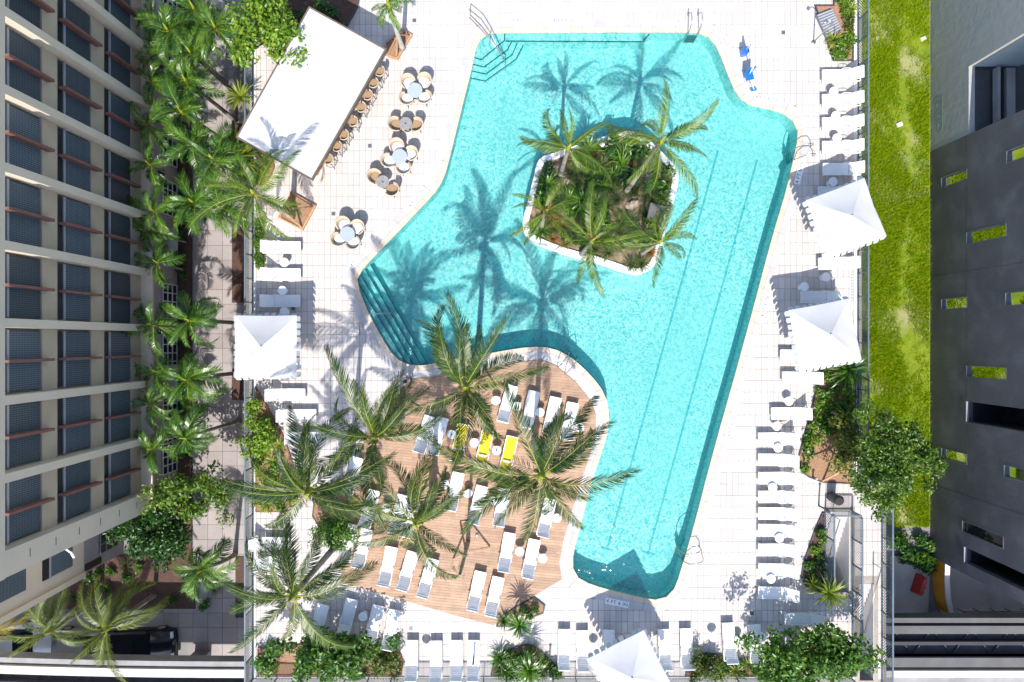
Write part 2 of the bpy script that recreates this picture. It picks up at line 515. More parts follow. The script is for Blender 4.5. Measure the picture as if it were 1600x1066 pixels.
def water():
    m, nt, N, L, p = newmat('pool_water')
    N.remove(p)
    geo = N.new('ShaderNodeNewGeometry')
    # ripples: two warped cell patterns that paint caustic light into the transmission tint, plus a bump for the sky reflection
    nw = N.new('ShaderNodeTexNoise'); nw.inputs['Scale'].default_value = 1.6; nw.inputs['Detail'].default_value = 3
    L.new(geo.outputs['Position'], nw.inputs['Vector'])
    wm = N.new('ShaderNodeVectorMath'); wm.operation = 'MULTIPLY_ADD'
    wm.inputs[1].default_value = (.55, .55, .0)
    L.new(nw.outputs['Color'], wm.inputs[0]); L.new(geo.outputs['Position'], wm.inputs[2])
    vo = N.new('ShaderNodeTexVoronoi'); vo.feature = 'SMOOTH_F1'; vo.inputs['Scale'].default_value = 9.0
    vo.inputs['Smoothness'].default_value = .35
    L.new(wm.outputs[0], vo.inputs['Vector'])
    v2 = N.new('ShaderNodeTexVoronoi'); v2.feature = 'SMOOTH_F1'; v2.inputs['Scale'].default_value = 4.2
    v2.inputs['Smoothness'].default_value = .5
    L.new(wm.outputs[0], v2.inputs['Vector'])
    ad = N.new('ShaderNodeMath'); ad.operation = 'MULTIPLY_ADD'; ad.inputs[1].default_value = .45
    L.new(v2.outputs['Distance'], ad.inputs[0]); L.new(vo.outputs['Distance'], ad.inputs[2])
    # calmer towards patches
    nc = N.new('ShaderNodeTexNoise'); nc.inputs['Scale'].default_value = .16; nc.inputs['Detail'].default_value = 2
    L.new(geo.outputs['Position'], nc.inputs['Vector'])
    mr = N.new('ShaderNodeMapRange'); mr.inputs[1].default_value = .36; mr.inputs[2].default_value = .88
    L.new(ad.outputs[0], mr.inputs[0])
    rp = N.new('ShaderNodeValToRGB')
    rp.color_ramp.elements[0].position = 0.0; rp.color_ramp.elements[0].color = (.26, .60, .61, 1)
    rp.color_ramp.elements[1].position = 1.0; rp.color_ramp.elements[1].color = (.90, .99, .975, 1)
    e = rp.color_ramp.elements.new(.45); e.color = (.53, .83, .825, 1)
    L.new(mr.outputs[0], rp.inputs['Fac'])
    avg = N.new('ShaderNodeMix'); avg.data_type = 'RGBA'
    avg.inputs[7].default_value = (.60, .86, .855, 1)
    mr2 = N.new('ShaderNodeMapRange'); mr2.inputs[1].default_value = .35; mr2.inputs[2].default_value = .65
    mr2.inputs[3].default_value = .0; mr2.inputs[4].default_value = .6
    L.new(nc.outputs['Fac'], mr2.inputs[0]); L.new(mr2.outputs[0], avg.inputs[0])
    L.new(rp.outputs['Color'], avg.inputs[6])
    tr = N.new('ShaderNodeBsdfTransparent')
    L.new(avg.outputs[2], tr.inputs['Color'])
    gl = N.new('ShaderNodeBsdfGlossy'); gl.inputs['Roughness'].default_value = 0.06
    bp = N.new('ShaderNodeBump'); bp.inputs['Strength'].default_value = .35; bp.inputs['Distance'].default_value = .05
    L.new(ad.outputs[0], bp.inputs['Height']); L.new(bp.outputs['Normal'], gl.inputs['Normal'])
    fr = N.new('ShaderNodeFresnel'); fr.inputs['IOR'].default_value = 1.33
    L.new(bp.outputs['Normal'], fr.inputs['Normal'])
    # a little light scattered back by the water itself
    df = N.new('ShaderNodeBsdfDiffuse'); df.inputs['Color'].default_value = (.0, .60, .63, 1)
    sc = N.new('ShaderNodeMixShader'); sc.inputs['Fac'].default_value = .09
    L.new(tr.outputs[0], sc.inputs[1]); L.new(df.outputs[0], sc.inputs[2])
    mx = N.new('ShaderNodeMixShader')
    L.new(fr.outputs[0], mx.inputs['Fac']); L.new(sc.outputs[0], mx.inputs[1]); L.new(gl.outputs[0], mx.inputs[2])
    L.new(mx.outputs[0], N['Material Output'].inputs['Surface'])
    return m
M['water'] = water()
# ================================================================ SETTING
GZ = -4.2
rnd = random.Random(7)
# --- ground
o = MB().add([(-150, -150, GZ - .05), (150, -150, GZ - .05), (150, 150, GZ - .05), (-150, 150, GZ - .05)], [(0, 1, 2, 3)]).build('ground', M['street'])
tag(o, 'grey street level ground around the raised pool deck', kind='structure')

POOL = ccw(poly([(770, 50), (757, 53), (748, 62), (742, 78), (738, 101), (725, 152), (711, 209), (701, 250), (693, 280), (677, 304), (657, 324), (627, 356), (592, 392), (562, 424), (555, 436), (563, 461),
    (576, 492), (596, 529), (613, 556), (627, 568), (647, 573), (671, 571), (698, 564), (759, 554), (787, 549), (831, 542), (862, 544), (889, 556), (916, 580), (936, 602),
    (946, 620), (951, 640), (950, 674), (940, 705), (922, 757), (907, 820), (895, 862), (893, 887), (900, 903), (919, 913), (960, 925), (1020, 939), (1039, 937), (1055, 923), (1063, 896),
    (1084, 827), (1111, 721), (1165, 530), (1211, 356), (1228, 304), (1245, 230), (1249, 205), (1242, 189), (1225, 175), (1198, 169), (1171, 164), (1154, 152), (1144, 132), (1130, 95), (1120, 71), (1110, 57), (1098, 51), (1070, 49)]))
POOL = resample(chaikin(POOL, 2), .33)
COP1, COP2 = offset(POOL, .24), offset(POOL, .58)
ISL = ccw(poly([(905, 228.6), (936, 219), (968, 209), (989, 209), (1007, 218), (1018, 228), (1047, 256), (1057, 272), (1057, 290), (1047, 327), (1036, 364), (1028, 403), (1018, 421), (1000, 431), (978, 428),
    (931, 411), (892, 402), (852, 388), (826, 376), (816, 361), (817, 343), (826, 311), (834, 277), (839, 256), (847, 247), (865, 243)]))
ISL = resample(chaikin(ISL, 2), .3)
STAIR1 = poly([(1291, 800), (1328, 800), (1328, 926), (1291, 926)])
STAIR2 = poly([(1343, 912), (1366, 912), (1366, 1064), (1343, 1064)])
DECK = ccw(poly([(384, -70), (1347, -70), (1347, 757), (1385, 757), (1385, 1076), (384, 1076)]))
WOOD = ccw(poly([(646, 592), (700, 586), (754, 579), (798, 568), (845, 562), (869, 571), (902, 600), (923, 627), (931, 647), (931, 671), (923, 706), (906, 760), (890, 810), (881, 844), (874, 880), (878, 905),
    (837, 930), (803, 948), (776, 972), (771, 977), (720, 964), (600, 929), (532, 909), (540, 845), (552, 742), (575, 668), (600, 625)]))
BED = {
    'right': [(1281, 578), (1269, 629), (1257, 674), (1247, 712), (1247, 726), (1252, 738), (1263, 746), (1284, 754), (1336, 756), (1336, 578)],
    'stair': [(1284, 801), (1271, 830), (1253, 884), (1251, 901), (1257, 915), (1269, 923), (1286, 926), (1288, 801)],
    'northeast': [(1272, 9), (1301, 96), (1332, 96), (1332, -40), (1301, -40), (1301, 9)],
    'northwest': [(400, -50), (570, -50), (560, 12), (541, 46), (527, 70), (400, 70)],
    'southwest': [(403, 1011), (449, 1011), (500, 1000), (538, 992), (562, 997), (598, 1009), (620, 1013), (628, 1024), (630, 1036), (628, 1055), (403, 1055)],
    'south': [(773, 1022), (797, 1013), (822, 1006), (834, 1008), (851, 1022), (866, 1036), (877, 1047), (878, 1056), (766, 1056)],
    'corner': [(775, 979), (778, 966), (803, 949), (834, 932), (852, 946), (849, 958), (830, 965), (800, 978)],
    'southeast': [(1070, 1056), (1073, 1042), (1085, 1026), (1103, 1019), (1126, 1022), (1134, 1029), (1172, 1029), (1240, 1010), (1300, 1000), (1330, 1010), (1338, 1056)],
    'west': [(399, 602), (433, 659), (447, 690), (460, 730), (475, 755), (465, 780), (446, 800), (400, 800)],
    'hedge': [(400, 345), (413, 345), (413, 419), (400, 419)],
    'pit': [(492, 776), (540, 764), (549, 800), (541, 838), (505, 834), (488, 806)],
    'bar': [(404, 215), (424, 240), (430, 262), (416, 290), (400, 290)],
}
BEDP = {k: ccw(poly(v)) for k, v in BED.items()}

slab = MB()
slab.prism([DECK, offset(POOL, .03)[::-1], STAIR1, STAIR2], GZ - .04, -.022)
slab = slab.build('pool_deck', M['slab'])
tag(slab, 'raised pool deck paved with pale rectangular tiles', kind='structure')

# --- deck tiles, 0.30 x 0.59 m, laid in line
PX, PY = 9.1, 17.95
tiles = []
wood_in = offset(WOOD, -.7)
bed_in = [offset(b, -.5) for b in BEDP.values()]
x0, y0 = 662 - 31 * PX, 92.2 - 9 * PY
pool_edge = offset(POOL, .05)
s1, s2 = offset(ccw(STAIR1), .02), offset(ccw(STAIR2), .02)
for i in range(0, 112):
    for j in range(0, 67):
        ax, ay = x0 + i * PX, y0 + j * PY
        cx, cy = ax + PX / 2, ay + PY / 2
        if ay + PY > 1075 or ax < 385: continue
        if ax + PX > (1346 if ay < 757 else 1384): continue
        C = [g(ax, ay), g(ax + PX, ay), g(ax + PX, ay + PY), g(ax, ay + PY)]
        if any(inside(p, pool_edge) for p in C + [g(cx, cy)]): continue
        if any(inside(p, q) for q in (s1, s2) for p in C + [g(cx, cy)]): continue
        if all(inside(p, wood_in) for p in C): continue
        if any(all(inside(p, b) for p in C) for b in bed_in): continue
        tiles.append((cx, cy))
def shown(c):
    x, y = c
    open_ = (490 < x < 735 and 60 < y < 410) or (1100 < x < 1200 and 380 < y < 900 and x > 1090 + (900 - y) * .27)
    return (0 if open_ else 1, (x - 800) ** 2 + (y - 533) ** 2)
tiles.sort(key=shown)
tw, th, tt = PX * K - .018, PY * K - .018, .022
tb = MB(); tb.box(0, 0, -tt / 2, tw, th, tt); tb.f = tb.f[1:]; tb.sm = tb.sm[1:]; tb.mi = tb.mi[1:]
tile_me = tb.mesh('tile', M['tile'])
for c in tiles[:300]:
    x, y = g(*c)
    inst('tile', tile_me, slab, (x, y, rnd.uniform(-.001, .0015)), (rnd.uniform(-.002, .002), rnd.uniform(-.002, .002), 0))
rest = MB()
for c in tiles[300:]:
    x, y = g(*c)
    rest.box(x, y, -tt / 2 + rnd.uniform(-.001, .0015), tw, th, tt)
o = rest.build('tile_field', M['tile'], slab)
tag(o, kind='stuff')

# --- pool basin, water, steps
pin = offset(POOL, .0)
bas = MB()
bas.prism([offset(POOL, .012)], -1.21, -1.2, side=False)
n = len(POOL)
pw = offset(POOL, .012)
bas.add([(p[0], p[1], -.03) for p in pw] + [(p[0], p[1], -1.2) for p in pw], [((i + 1) % n, (i + 1) % n + n, i + n, i) for i in range(n)], True)
basin = bas.build('pool_basin', M['plaster'])
tag(basin, 'pale plastered basin of the free-form swimming pool', kind='structure')
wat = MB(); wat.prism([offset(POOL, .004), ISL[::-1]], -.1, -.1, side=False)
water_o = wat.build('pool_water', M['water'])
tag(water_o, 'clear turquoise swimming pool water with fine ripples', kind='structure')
FL = -1.2
def fl(px, py, z): return gz(px, py, z)
def step_set(name, lines, outer, label):
    """lines: nosing polylines from highest to lowest, outer: points behind them in the pool wall"""
    st = thing(name, label, None, (*gz(*lines[0][0], 0), FL), kind='structure')
    nl = len(lines)
    for k, ln in enumerate(lines):
        z = -.22 - .2 * k
        top = [gz(p[0], p[1], z) for p in ln]
        m = MB(); m.prism(ccw(top + [gz(p[0], p[1], 0) for p in outer]), FL + .002, z)
        m.build('step', M['plaster'], st)
        m = MB()
        for a, b in zip(top[:-1], top[1:]):
            m.bar((a[0], a[1], z + .004), (b[0], b[1], z + .004), .055, .012)
        m.build('nosing', M['nosing'], st)
step_set('pool_steps', [[(741, 90), (752, 93.5), (788.5, 63), (788, 49)], [(739, 100.5), (756, 105), (793, 78), (799, 66)],
    [(737, 111), (759, 116), (801, 85), (808, 67)], [(735, 122), (758, 127), (806, 93), (818, 70)]],
    [(800, 46), (756, 47), (744, 55), (735, 80)], 'curved corner steps with dark nosings at the top left of the pool')
step_set('pool_steps', [[(557, 438), (634, 567)], [(562.5, 428), (646, 570)], [(570, 420), (657, 569)], [(578.5, 413), (666, 566)]],
    [(640, 578), (620, 572), (590, 530), (563, 480), (549, 440)], 'long submerged steps with dark nosings along the left pool edge')
b = thing('pool_bench', 'shallow bench ledge under water along the top pool edge', None, (*g(900, 56), FL), kind='structure')
z = -.34
ln = [gz(p[0], p[1], z) for p in [(790, 64.5), (1004, 65.5), (1016, 52)]]
m = MB(); m.prism(ccw(ln + [g(1018, 46), g(788, 46)]), FL + .003, z); m.build('seat', M['plaster'], b)
m = MB()
for a, c in zip(ln[:-1], ln[1:]): m.bar((a[0], a[1], z + .004), (c[0], c[1], z + .004), .06, .012)
m.build('nosing', M['nosing'], b)
for a, c, lab in (((1122, 235), (949, 858), 'left'), ((1183, 250), (1013, 864), 'right')):
    m = MB()
    A, C = gz(*a, FL), gz(*c, FL)
    m.bar((A[0], A[1], FL + .006), (C[0], C[1], FL + .006), .10, .006)
    d = Vector((C[0] - A[0], C[1] - A[1])).normalized(); pn = Vector((-d.y, d.x))
    m.bar((C[0] - pn.x * .35, C[1] - pn.y * .35, FL + .010), (C[0] + pn.x * .35, C[1] + pn.y * .35, FL + .010), .10, .006)
    tag(m.build('lane_line', M['lane']), f'dark {lab} lane line on the pool floor', kind='structure')
# --- coping: two rows of stones round the pool
cop = thing('pool_coping', 'cream coping stones round the pool edge', None, (*g(800, 533), 0), kind='structure')
pe = resample(POOL, .60)
def ring(inner, outer, name, material, z0, z1, gap):
    n = len(inner)
    for i in range(n):
        j = (i + 1) % n
        a, b, c, d = inner[i], inner[j], outer[j], outer[i]
        def lerp(p, q, t): return (p[0] + (q[0] - p[0]) * t, p[1] + (q[1] - p[1]) * t)
        t = gap / max(.2, math.dist(a, b))
        q = [lerp(a, b, t), lerp(a, b, .5), lerp(a, b, 1 - t), lerp(d, c, 1 - t), lerp(d, c, .5), lerp(d, c, t)]
        m = MB(); m.prism(ccw(q), z0, z1 + rnd.uniform(-.001, .001), bottom=False); m.build(name, material, cop)
ring(offset(pe, -.03), offset(pe, .235), 'coping_stone', M['coping'], -.09, .014, .006)
ring(offset(pe, .245), offset(pe, .60), 'border_slab', M['band'], -.02, .009, .005)
# --- island planter
isl = thing('pool_island', 'planted island with a low white wall in the middle of the pool', None, (*g(935, 320), FL), kind='structure')
isl_in = offset(ISL, -.30)
m = MB(); m.prism([ISL, isl_in[::-1]], FL, .42)
m.build('wall', M['white_wall'], isl)
# soil as a bumpy sheet
def soil_sheet(p, z, amp, parent, material, name='soil', step=.35, seed=1):
    r = random.Random(seed)
    xs = [q[0] for q in p]; ys = [q[1] for q in p]
    m = MB()
    border = resample(p, step)
    pts = list(border)
    x = min(xs)
    while x < max(xs):
        y = min(ys)
        while y < max(ys):
            q = (x + r.uniform(-.1, .1), y + r.uniform(-.1, .1))
            if inside(q, p) and min(math.dist(q, b) for b in border) > step * .6: pts.append(q)
            y += step
        x += step
    from mathutils.geometry import delaunay_2d_cdt
    nb = len(border)
    vs, es, fs, *_ = delaunay_2d_cdt([Vector(q) for q in pts], [], [list(range(nb))], 1, 1e-5)
    m.add([(v.x, v.y, z + (r.uniform(-amp, amp) if i >= nb else 0)) for i, v in enumerate(vs)], [tuple(f) for f in fs], True)
    # faces up
    fixed = []
    for f in m.f:
        a, b, c = (m.v[k] for k in f[:3])
        fixed.append(f if (b[0] - a[0]) * (c[1] - a[1]) - (b[1] - a[1]) * (c[0] - a[0]) > 0 else f[::-1])
    m.f = fixed
    return m.build(name, material, parent)
soil_sheet(ccw(offset(isl_in, .01)), .30, .10, isl, M['soil'], seed=3)
# --- wooden platform
wd_root = thing('wooden_deck', 'tan timber boardwalk platform beside the pool', None, (*g(740, 760), 0), kind='structure')
m = MB(); m.prism(WOOD, -.01, .022); m.build('underlay', M['plank_under'], wd_root)
ang = math.radians(-5.5)
dv, nv = (math.cos(ang), math.sin(ang)), (-math.sin(ang), math.cos(ang))
vals = [p[0] * nv[0] + p[1] * nv[1] for p in WOOD]
pk = MB(); c = min(vals)
wi = offset(WOOD, -.01)
while c < max(vals):
    q = clip_half(clip_half(wi, nv, c + .138), (-nv[0], -nv[1]), -(c + .004))
    if len(q) > 2 and abs(area(q)) > .01:
        # butt joints along the board
        us = [p[0] * dv[0] + p[1] * dv[1] for p in q]
        u = min(us) - rnd.uniform(0, 3.0)
        while u < max(us):
            w = clip_half(clip_half(q, dv, u + 3.0 - .004), (-dv[0], -dv[1]), -(u + .004))
            if len(w) > 2 and abs(area(w)) > .003: pk.prism(ccw(w), .02, .046 + rnd.uniform(-.001, .001))
            u += 3.0
    c += .142
tag(pk.build('planks', M['plank'], wd_root), kind='stuff')
edge = MB(); edge.prism([WOOD, offset(WOOD, -.05)[::-1]], .0, .043); edge.build('edge_board', M['plank'], wd_root)
# --- planting beds
for k, p in BEDP.items():
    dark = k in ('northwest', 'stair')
    bd = thing('planting_bed', {'right': 'mulched planting bed along the right fence', 'stair': 'narrow wedge-shaped planting bed beside the stairwell', 'northeast': 'planting bed in the top right corner of the deck',
        'northwest': 'shaded planting bed behind the white bar roof', 'southwest': 'planting bed in the bottom left corner of the deck', 'south': 'rounded planting bed at the middle of the bottom fence',
        'corner': 'small planting bed at the tip of the wooden deck', 'southeast': 'planting bed in the bottom right corner of the deck', 'west': 'wedge-shaped planting bed along the left fence',
        'hedge': 'narrow hedge trough beside the left fence', 'pit': 'brown mulched tree pit at the left end of the wooden deck', 'bar': 'small planting bed at the left corner of the bar roof'}[k], None, (*p[0], 0), kind='structure')
    m = MB(); m.prism([p, offset(p, -.06)[::-1]], -.02, .10); m.build('edging', M['brick_edge'] if k in ('west', 'hedge', 'bar', 'southwest') else M['charcoal'], bd)
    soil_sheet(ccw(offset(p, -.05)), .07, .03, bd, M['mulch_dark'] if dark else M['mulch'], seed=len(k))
# --- stairs going down from the deck
def stairs(x0, x1, y0, n, dy, label, wall):
    st = thing('stairway', label, None, (*g(x0, y0), GZ), kind='structure')
    for k in range(n):
        z = -.17 * (k + 1)
        ya, yb = y0 + k * dy, y0 + (k + 1) * dy
        a, b_ = g(x0 + .3, ya), g(x1 - .3, yb)
        m = MB(); m.box((a[0] + b_[0]) / 2, (a[1] + b_[1]) / 2, (z + GZ) / 2, abs(b_[0] - a[0]), abs(b_[1] - a[1]) - .002, z - GZ)
        m.build('step', M['band'], st)
    m = MB()
    for xx in (x0 + .25, x1 - .25):
        a, b_ = g(xx, y0), g(xx, y0 + n * dy + 40)
        m.box(a[0], (a[1] + b_[1]) / 2, GZ / 2 - .02, .02, abs(b_[1] - a[1]), -GZ - .04)
    m.build('side_wall', M['white_wall'], st)
    return st
stairs(1291, 1328, 801, 13, 9.2, 'concrete stairs going down inside the railed stairwell at right', True)
stairs(1343, 1366, 914, 17, 8.6, 'narrow outer stairs going down beside the bottom right fence', True)
# --- concrete kerbs under the fences
for a, b_, lab in (((398.5, -60), (398.5, 1062), 'left'), ((1335.5, -60), (1335.5, 757), 'right')):
    A, B_ = g(*a), g(*b_)
    m = MB(); m.box(A[0], (A[1] + B_[1]) / 2, .04, .13, abs(B_[1] - A[1]), .09)
    tag(m.build('fence_kerb', M['white_wall']), f'low white concrete kerb along the {lab} fence', kind='structure')

# --- street level: plaza walk on the left, lawn on the right
pl = thing('plaza_walk', 'paved walkway of large pale slabs between hotel and pool deck', None, (*gz(340, 500, GZ), GZ), kind='structure')
def slabs(xa, xb, ya, yb, nx, step):
    ps = MB(); ps.box(0, 0, -.02, step - .016, step - .016, .04)
    return ps.mesh('paving_slab', M['paver'])
st = .846
ps = MB(); ps.box(0, 0, .0, st - .018, st - .018, .05); pme = ps.mesh('paving_slab', M['paver'])
X0, X1 = -18.35, -12.6
m = MB(); m.box((X0 + X1) / 2, 0, GZ - .02, X1 - X0, 60, .03); m.build('bedding', M['street'], pl)
cnt = 0
def vis(x, y):
    px, py = 800 + x / (K * 40.2 / H), 533 - y / (K * 40.2 / H)
    return px < 400 and -20 < py < 1045
for i in range(4):
    for j in range(-24, 26):
        x, y = X0 + st * (i + .5), j * st
        if vis(x, y) and y > -13.2: inst('paving_slab', pme, pl, (x - ORIG[pl.name].x, y - ORIG[pl.name].y, .003)); cnt += 1
for i in range(-11, 4):
    for j in range(-23, -15):
        x, y = X0 + st * (i + .5), j * st
        if y > -18.6 and vis(x, y) and not (i < -2 and y > -15.6) and not (y < -17.2 and i < 0): inst('paving_slab', pme, pl, (x - ORIG[pl.name].x, y - ORIG[pl.name].y, .003))
# mulch strips at street level
for nm, q, lab in (('mulch_shade_strip', [(-19.3, 25), (-18.42, 25), (-18.42, -8.9), (-19.3, -8.9)], 'dark mulch strip at the foot of the hotel wall'),
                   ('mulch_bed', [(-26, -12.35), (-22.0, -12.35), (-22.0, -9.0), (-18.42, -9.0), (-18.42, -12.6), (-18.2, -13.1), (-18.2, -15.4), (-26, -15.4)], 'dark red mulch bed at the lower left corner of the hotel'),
                   ('mulch_shade_strip', [(-15.9, -12.4), (-15.0, -12.4), (-15.0, -15.9), (-15.9, -15.9)], 'reddish mulch strip beside the raised deck wall')):
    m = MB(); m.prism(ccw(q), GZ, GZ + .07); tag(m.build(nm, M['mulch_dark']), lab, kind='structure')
for ya, yb in ((6.8, 2.2), (12.5, 9.5), (-1.6, -3.4)):  # dark mulch rectangles that stand in for the shadow along the deck wall
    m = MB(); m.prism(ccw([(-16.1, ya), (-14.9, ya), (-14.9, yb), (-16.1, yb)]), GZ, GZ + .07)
    tag(m.build('mulch_shade_strip', M['mulch_dark']), f'dark mulch strip put in for shade beside the deck wall {"opposite the umbrella" if ya < 0 else "near the bar roof" if ya > 9 else "below the small fan palms"}', kind='structure')
# lawn
LAWN = [(18.5, 26), (24.06, 26), (24.06, -10.7), (18.5, -10.7)]
lw = MB(); lw.prism(ccw(LAWN), GZ - .04, GZ + .02); lw = lw.build('lawn', M['grass_soil']); tag(lw, 'grassy strip of ground between the pool deck and the dark building', kind='structure')
R = np.random.default_rng(5)
def blades(n, xr, yr, z, hh, ww, keep, material, name, label):
    x = R.uniform(*xr, n); y = R.uniform(*yr, n)
    k = keep(x, y)
    x, y = x[k], y[k]; n = len(x)
    a = R.uniform(0, 2 * np.pi, n); h = R.uniform(.5, 1, n) * hh; w = R.uniform(.6, 1.2, n) * ww
    le = R.uniform(.3, 1.0, n) * h; la = R.uniform(0, 2 * np.pi, n)
    v = np.empty((n, 3, 3))
    v[:, 0] = np.stack([x - np.cos(a) * w / 2, y - np.sin(a) * w / 2, np.full(n, z)], 1)
    v[:, 1] = np.stack([x + np.cos(a) * w / 2, y + np.sin(a) * w / 2, np.full(n, z)], 1)
    v[:, 2] = np.stack([x + np.cos(la) * le, y + np.sin(la) * le, z + h], 1)
    me = bpy.data.meshes.new(name)
    me.vertices.add(n * 3); me.loops.add(n * 3); me.polygons.add(n)
    me.vertices.foreach_set('co', v.reshape(-1)); me.loops.foreach_set('vertex_index', np.arange(n * 3))
    me.polygons.foreach_set('loop_start', np.arange(n) * 3)
    me.materials.append(material); me.update(calc_edges=True)
    return tag(inst(name, me), label, kind='stuff')
def patch(x, y):
    return np.sin(x * 1.7 + 1.3 * np.sin(y * .6)) * .5 + np.sin(y * 1.1 + x * .9) * .3 + np.sin(y * .37 + 2.1) * .35 + np.sin(x * 4.1 + y * 3.3) * .2 + np.sin(y * 7.7 - x * 5.1) * .15
centre = lambda x, y: np.exp(-((x - 22.7 + .25 * np.sin(y * .5)) / .28) ** 2) * .9
blades(120000, (20.0, 24.0), (-10.7, 21), GZ + .01, .24, .038, lambda x, y: patch(x, y) + centre(x, y) * .8 - .18 < R.uniform(-.3, 1.0, len(x)), M['grass'], 'grass', 'bright green grass on the strip beside the dark building')
blades(16000, (20.0, 24.0), (-11.3, 21), GZ + .01, .10, .035, lambda x, y: patch(x, y) + centre(x, y) > .5, M['grass_dry'], 'dry_grass', 'dry straw-coloured grass patches on the lawn strip')
# ================================================================ BUILDINGS
XF = -19.25
hotel = thing('hotel_building', 'tall beige hotel with ribbed facade, dark gridded windows and terracotta fins', 'building', (-24, 6, GZ))
YP = [-7.98 + 2.885 * i for i in range(11)]
m = MB(); m.box(-25, 6.2, 5.4, 11, 30, 11.2); m.build('wall', M['hotel'], hotel)
m = MB(); m.box(-24.6, 6.2, -2.2, 10.7, 30, 3.98); m.build('lower_wall', M['hotel_grey'], hotel)
WZ = [(.71, 3.03), (4.08, 6.42), (7.43, 9.8)]
pil = MB(); pil.box(0, 0, 0, .78, .34, 11.15); pil_me = pil.mesh('pilaster', M['hotel_light'])
hl = ORIG[hotel.name]
for y in YP[1:]:
    inst('pilaster', pil_me, hotel, (-19.13 - hl.x, y - hl.y, 5.375 - hl.z))
m = MB(); m.box(-19.16, -8.30, 5.4, .70, 1.0, 11.2)
for i in range(8):
    pass
end_pier = m.build('end_pier', M['hotel_light'], hotel)
for i in range(6):
    m = MB(); m.box(-18.806, -8.25, 1.0 + i * 1.55, .006, .34, .035); m.build('groove', M['win_dark'], end_pier)
win = MB(); win.box(0, 0, 0, .04, 2.36, 1.84); win_me = win.mesh('window', M['screen'])
ven = MB(); ven.box(0, 0, 0, .03, 2.36, .42); ven_me = ven.mesh('vent_panel', M['win_dark'])
frb = MB(); frb.box(0, 0, 0, .10, 2.40, .10); fr_me = frb.mesh('frame', M['frame_metal'])
fin = MB(); fin.box(0, 0, 0, .34, .11, 2.65); fin_me = fin.mesh('sun_fin', M['fin'])
spx = {}
for zc, hz in ((.21, .92), (3.555, 1.0), (6.925, .96), (10.4, 1.1)):
    q = MB(); q.box(0, 0, 0, .26, 1.262, hz); spx[zc] = q.mesh('spandrel_panel', M['hotel'])
q = MB(); q.box(0, 0, 0, .26, .10, 11.1); jm = q.mesh('jamb', M['hotel'])
for b_i in range(10):
    yc = (YP[b_i] + YP[b_i + 1]) / 2
    for zc, me in spx.items():
        for s_ in (-1, 1):
            inst('spandrel_panel', me, hotel, (-19.375 - hl.x, yc + s_ * .636 - hl.y, zc - hl.z))
    for za, zb in WZ:
        w = inst('window', win_me, hotel, (-19.325 - hl.x, yc - hl.y, za + .92 - hl.z))
        inst('vent_panel', ven_me, w, (.005, 0, (zb - .22) - (za + .92)))
        inst('frame', fr_me, w, (.03, 0, (zb - .47) - (za + .92)))
        inst('sun_fin', fin_me, hotel, (-19.10 - hl.x, yc - hl.y, (za + zb) / 2 - .22 - hl.z))
m = MB(); m.box(-18.755, 6.2, 10.95, .05, 30, 1.5); m.build('cornice_beam', M['hotel_light'], hotel)
m = MB(); m.box(-25.6, 6.2, 11.2, 12.3, 30, .3); m.build('roof', M['hotel_light'], hotel)
m = MB(); m.box(-18.95, 6.2, -.30, .6, 30, .18); m.build('ledge', M['hotel_light'], hotel)
for b_i in range(10):
    yc = (YP[b_i] + YP[b_i + 1]) / 2
    m = MB(); m.box(-19.235, yc - .2, -.95, .03, 1.1, .65); m.build('slot_window', M['win_dark'], hotel)
    m = MB(); m.box(-19.23, yc + .1, -3.2, .04, 1.9, 1.6); w = m.build('ground_window', M['glass_dark'], hotel)
    m = MB()
    for k in range(5): m.box(-19.20, yc + .1 - .95 + k * .475, -3.2, .05, .05, 1.66)
    for k in range(4): m.box(-19.195, yc + .1, -3.99 + k * .53, .05, 1.95, .05)
    m.build('frame', M['marker'], w)
    q = MB(); q.tube([(-19.2, yc + 1.3, -2.0), (-18.95, yc + 1.3, -2.0)], .16, 10); q.build('wall_lamp', M['charcoal'], hotel)
# awning that sticks out over the mulch strip
for yy in (5.6, -1.9):
    m = MB(); m.add([(-19.25, yy - .6, -2.0), (-19.25, yy + .6, -2.0), (-18.5, yy + .6, -2.6), (-18.5, yy - .6, -2.6), (-19.25, yy - .6, -2.06), (-19.25, yy + .6, -2.06), (-18.5, yy + .6, -2.66), (-18.5, yy - .6, -2.66)],
        [(0, 3, 2, 1), (4, 5, 6, 7), (0, 1, 5, 4), (1, 2, 6, 5), (2, 3, 7, 6), (3, 0, 4, 7)]); m.build('awning', M['hotel_grey'], hotel)
# set-back wing at the lower end
X2 = -22.2
wing = thing('hotel_wing', 'set-back lower wing of the hotel with a gridded window and terracotta fin', 'building', (-24, -10.4, GZ))
m = MB(); m.box(-25.2, -10.55, 5.4, 6.0, 3.5, 11.2); m.build('wall', M['hotel_light'], wing)
m = MB(); m.box(-25.4, -10.5, -2.2, 6.0, 3.4, 3.98); m.build('lower_wall', M['hotel_grey'], wing)
m = MB(); m.box(-22.16, -12.1, 5.4, .16, .28, 11.2); m.build('corner_pilaster', M['hotel_light'], wing)
for za, zb in WZ[:2]:
    for yc in (-10.4,):
        m = MB(); m.box(-22.19, yc, (za + zb) / 2 - .2, .05, 1.9, 1.8); w = m.build('window', M['screen'], wing)
        m = MB(); m.box(-22.17, yc, zb - .22, .06, 1.9, .40); m.build('vent_panel', M['win_dark'], w)
        m = MB(); m.box(-22.14, yc, zb - .47, .08, 1.95, .10); m.build('frame', M['frame_metal'], w)
        m = MB(); m.box(-22.05, yc + .95, (za + zb) / 2, .30, .15, 2.6); m.build('sun_fin', M['fin'], wing)
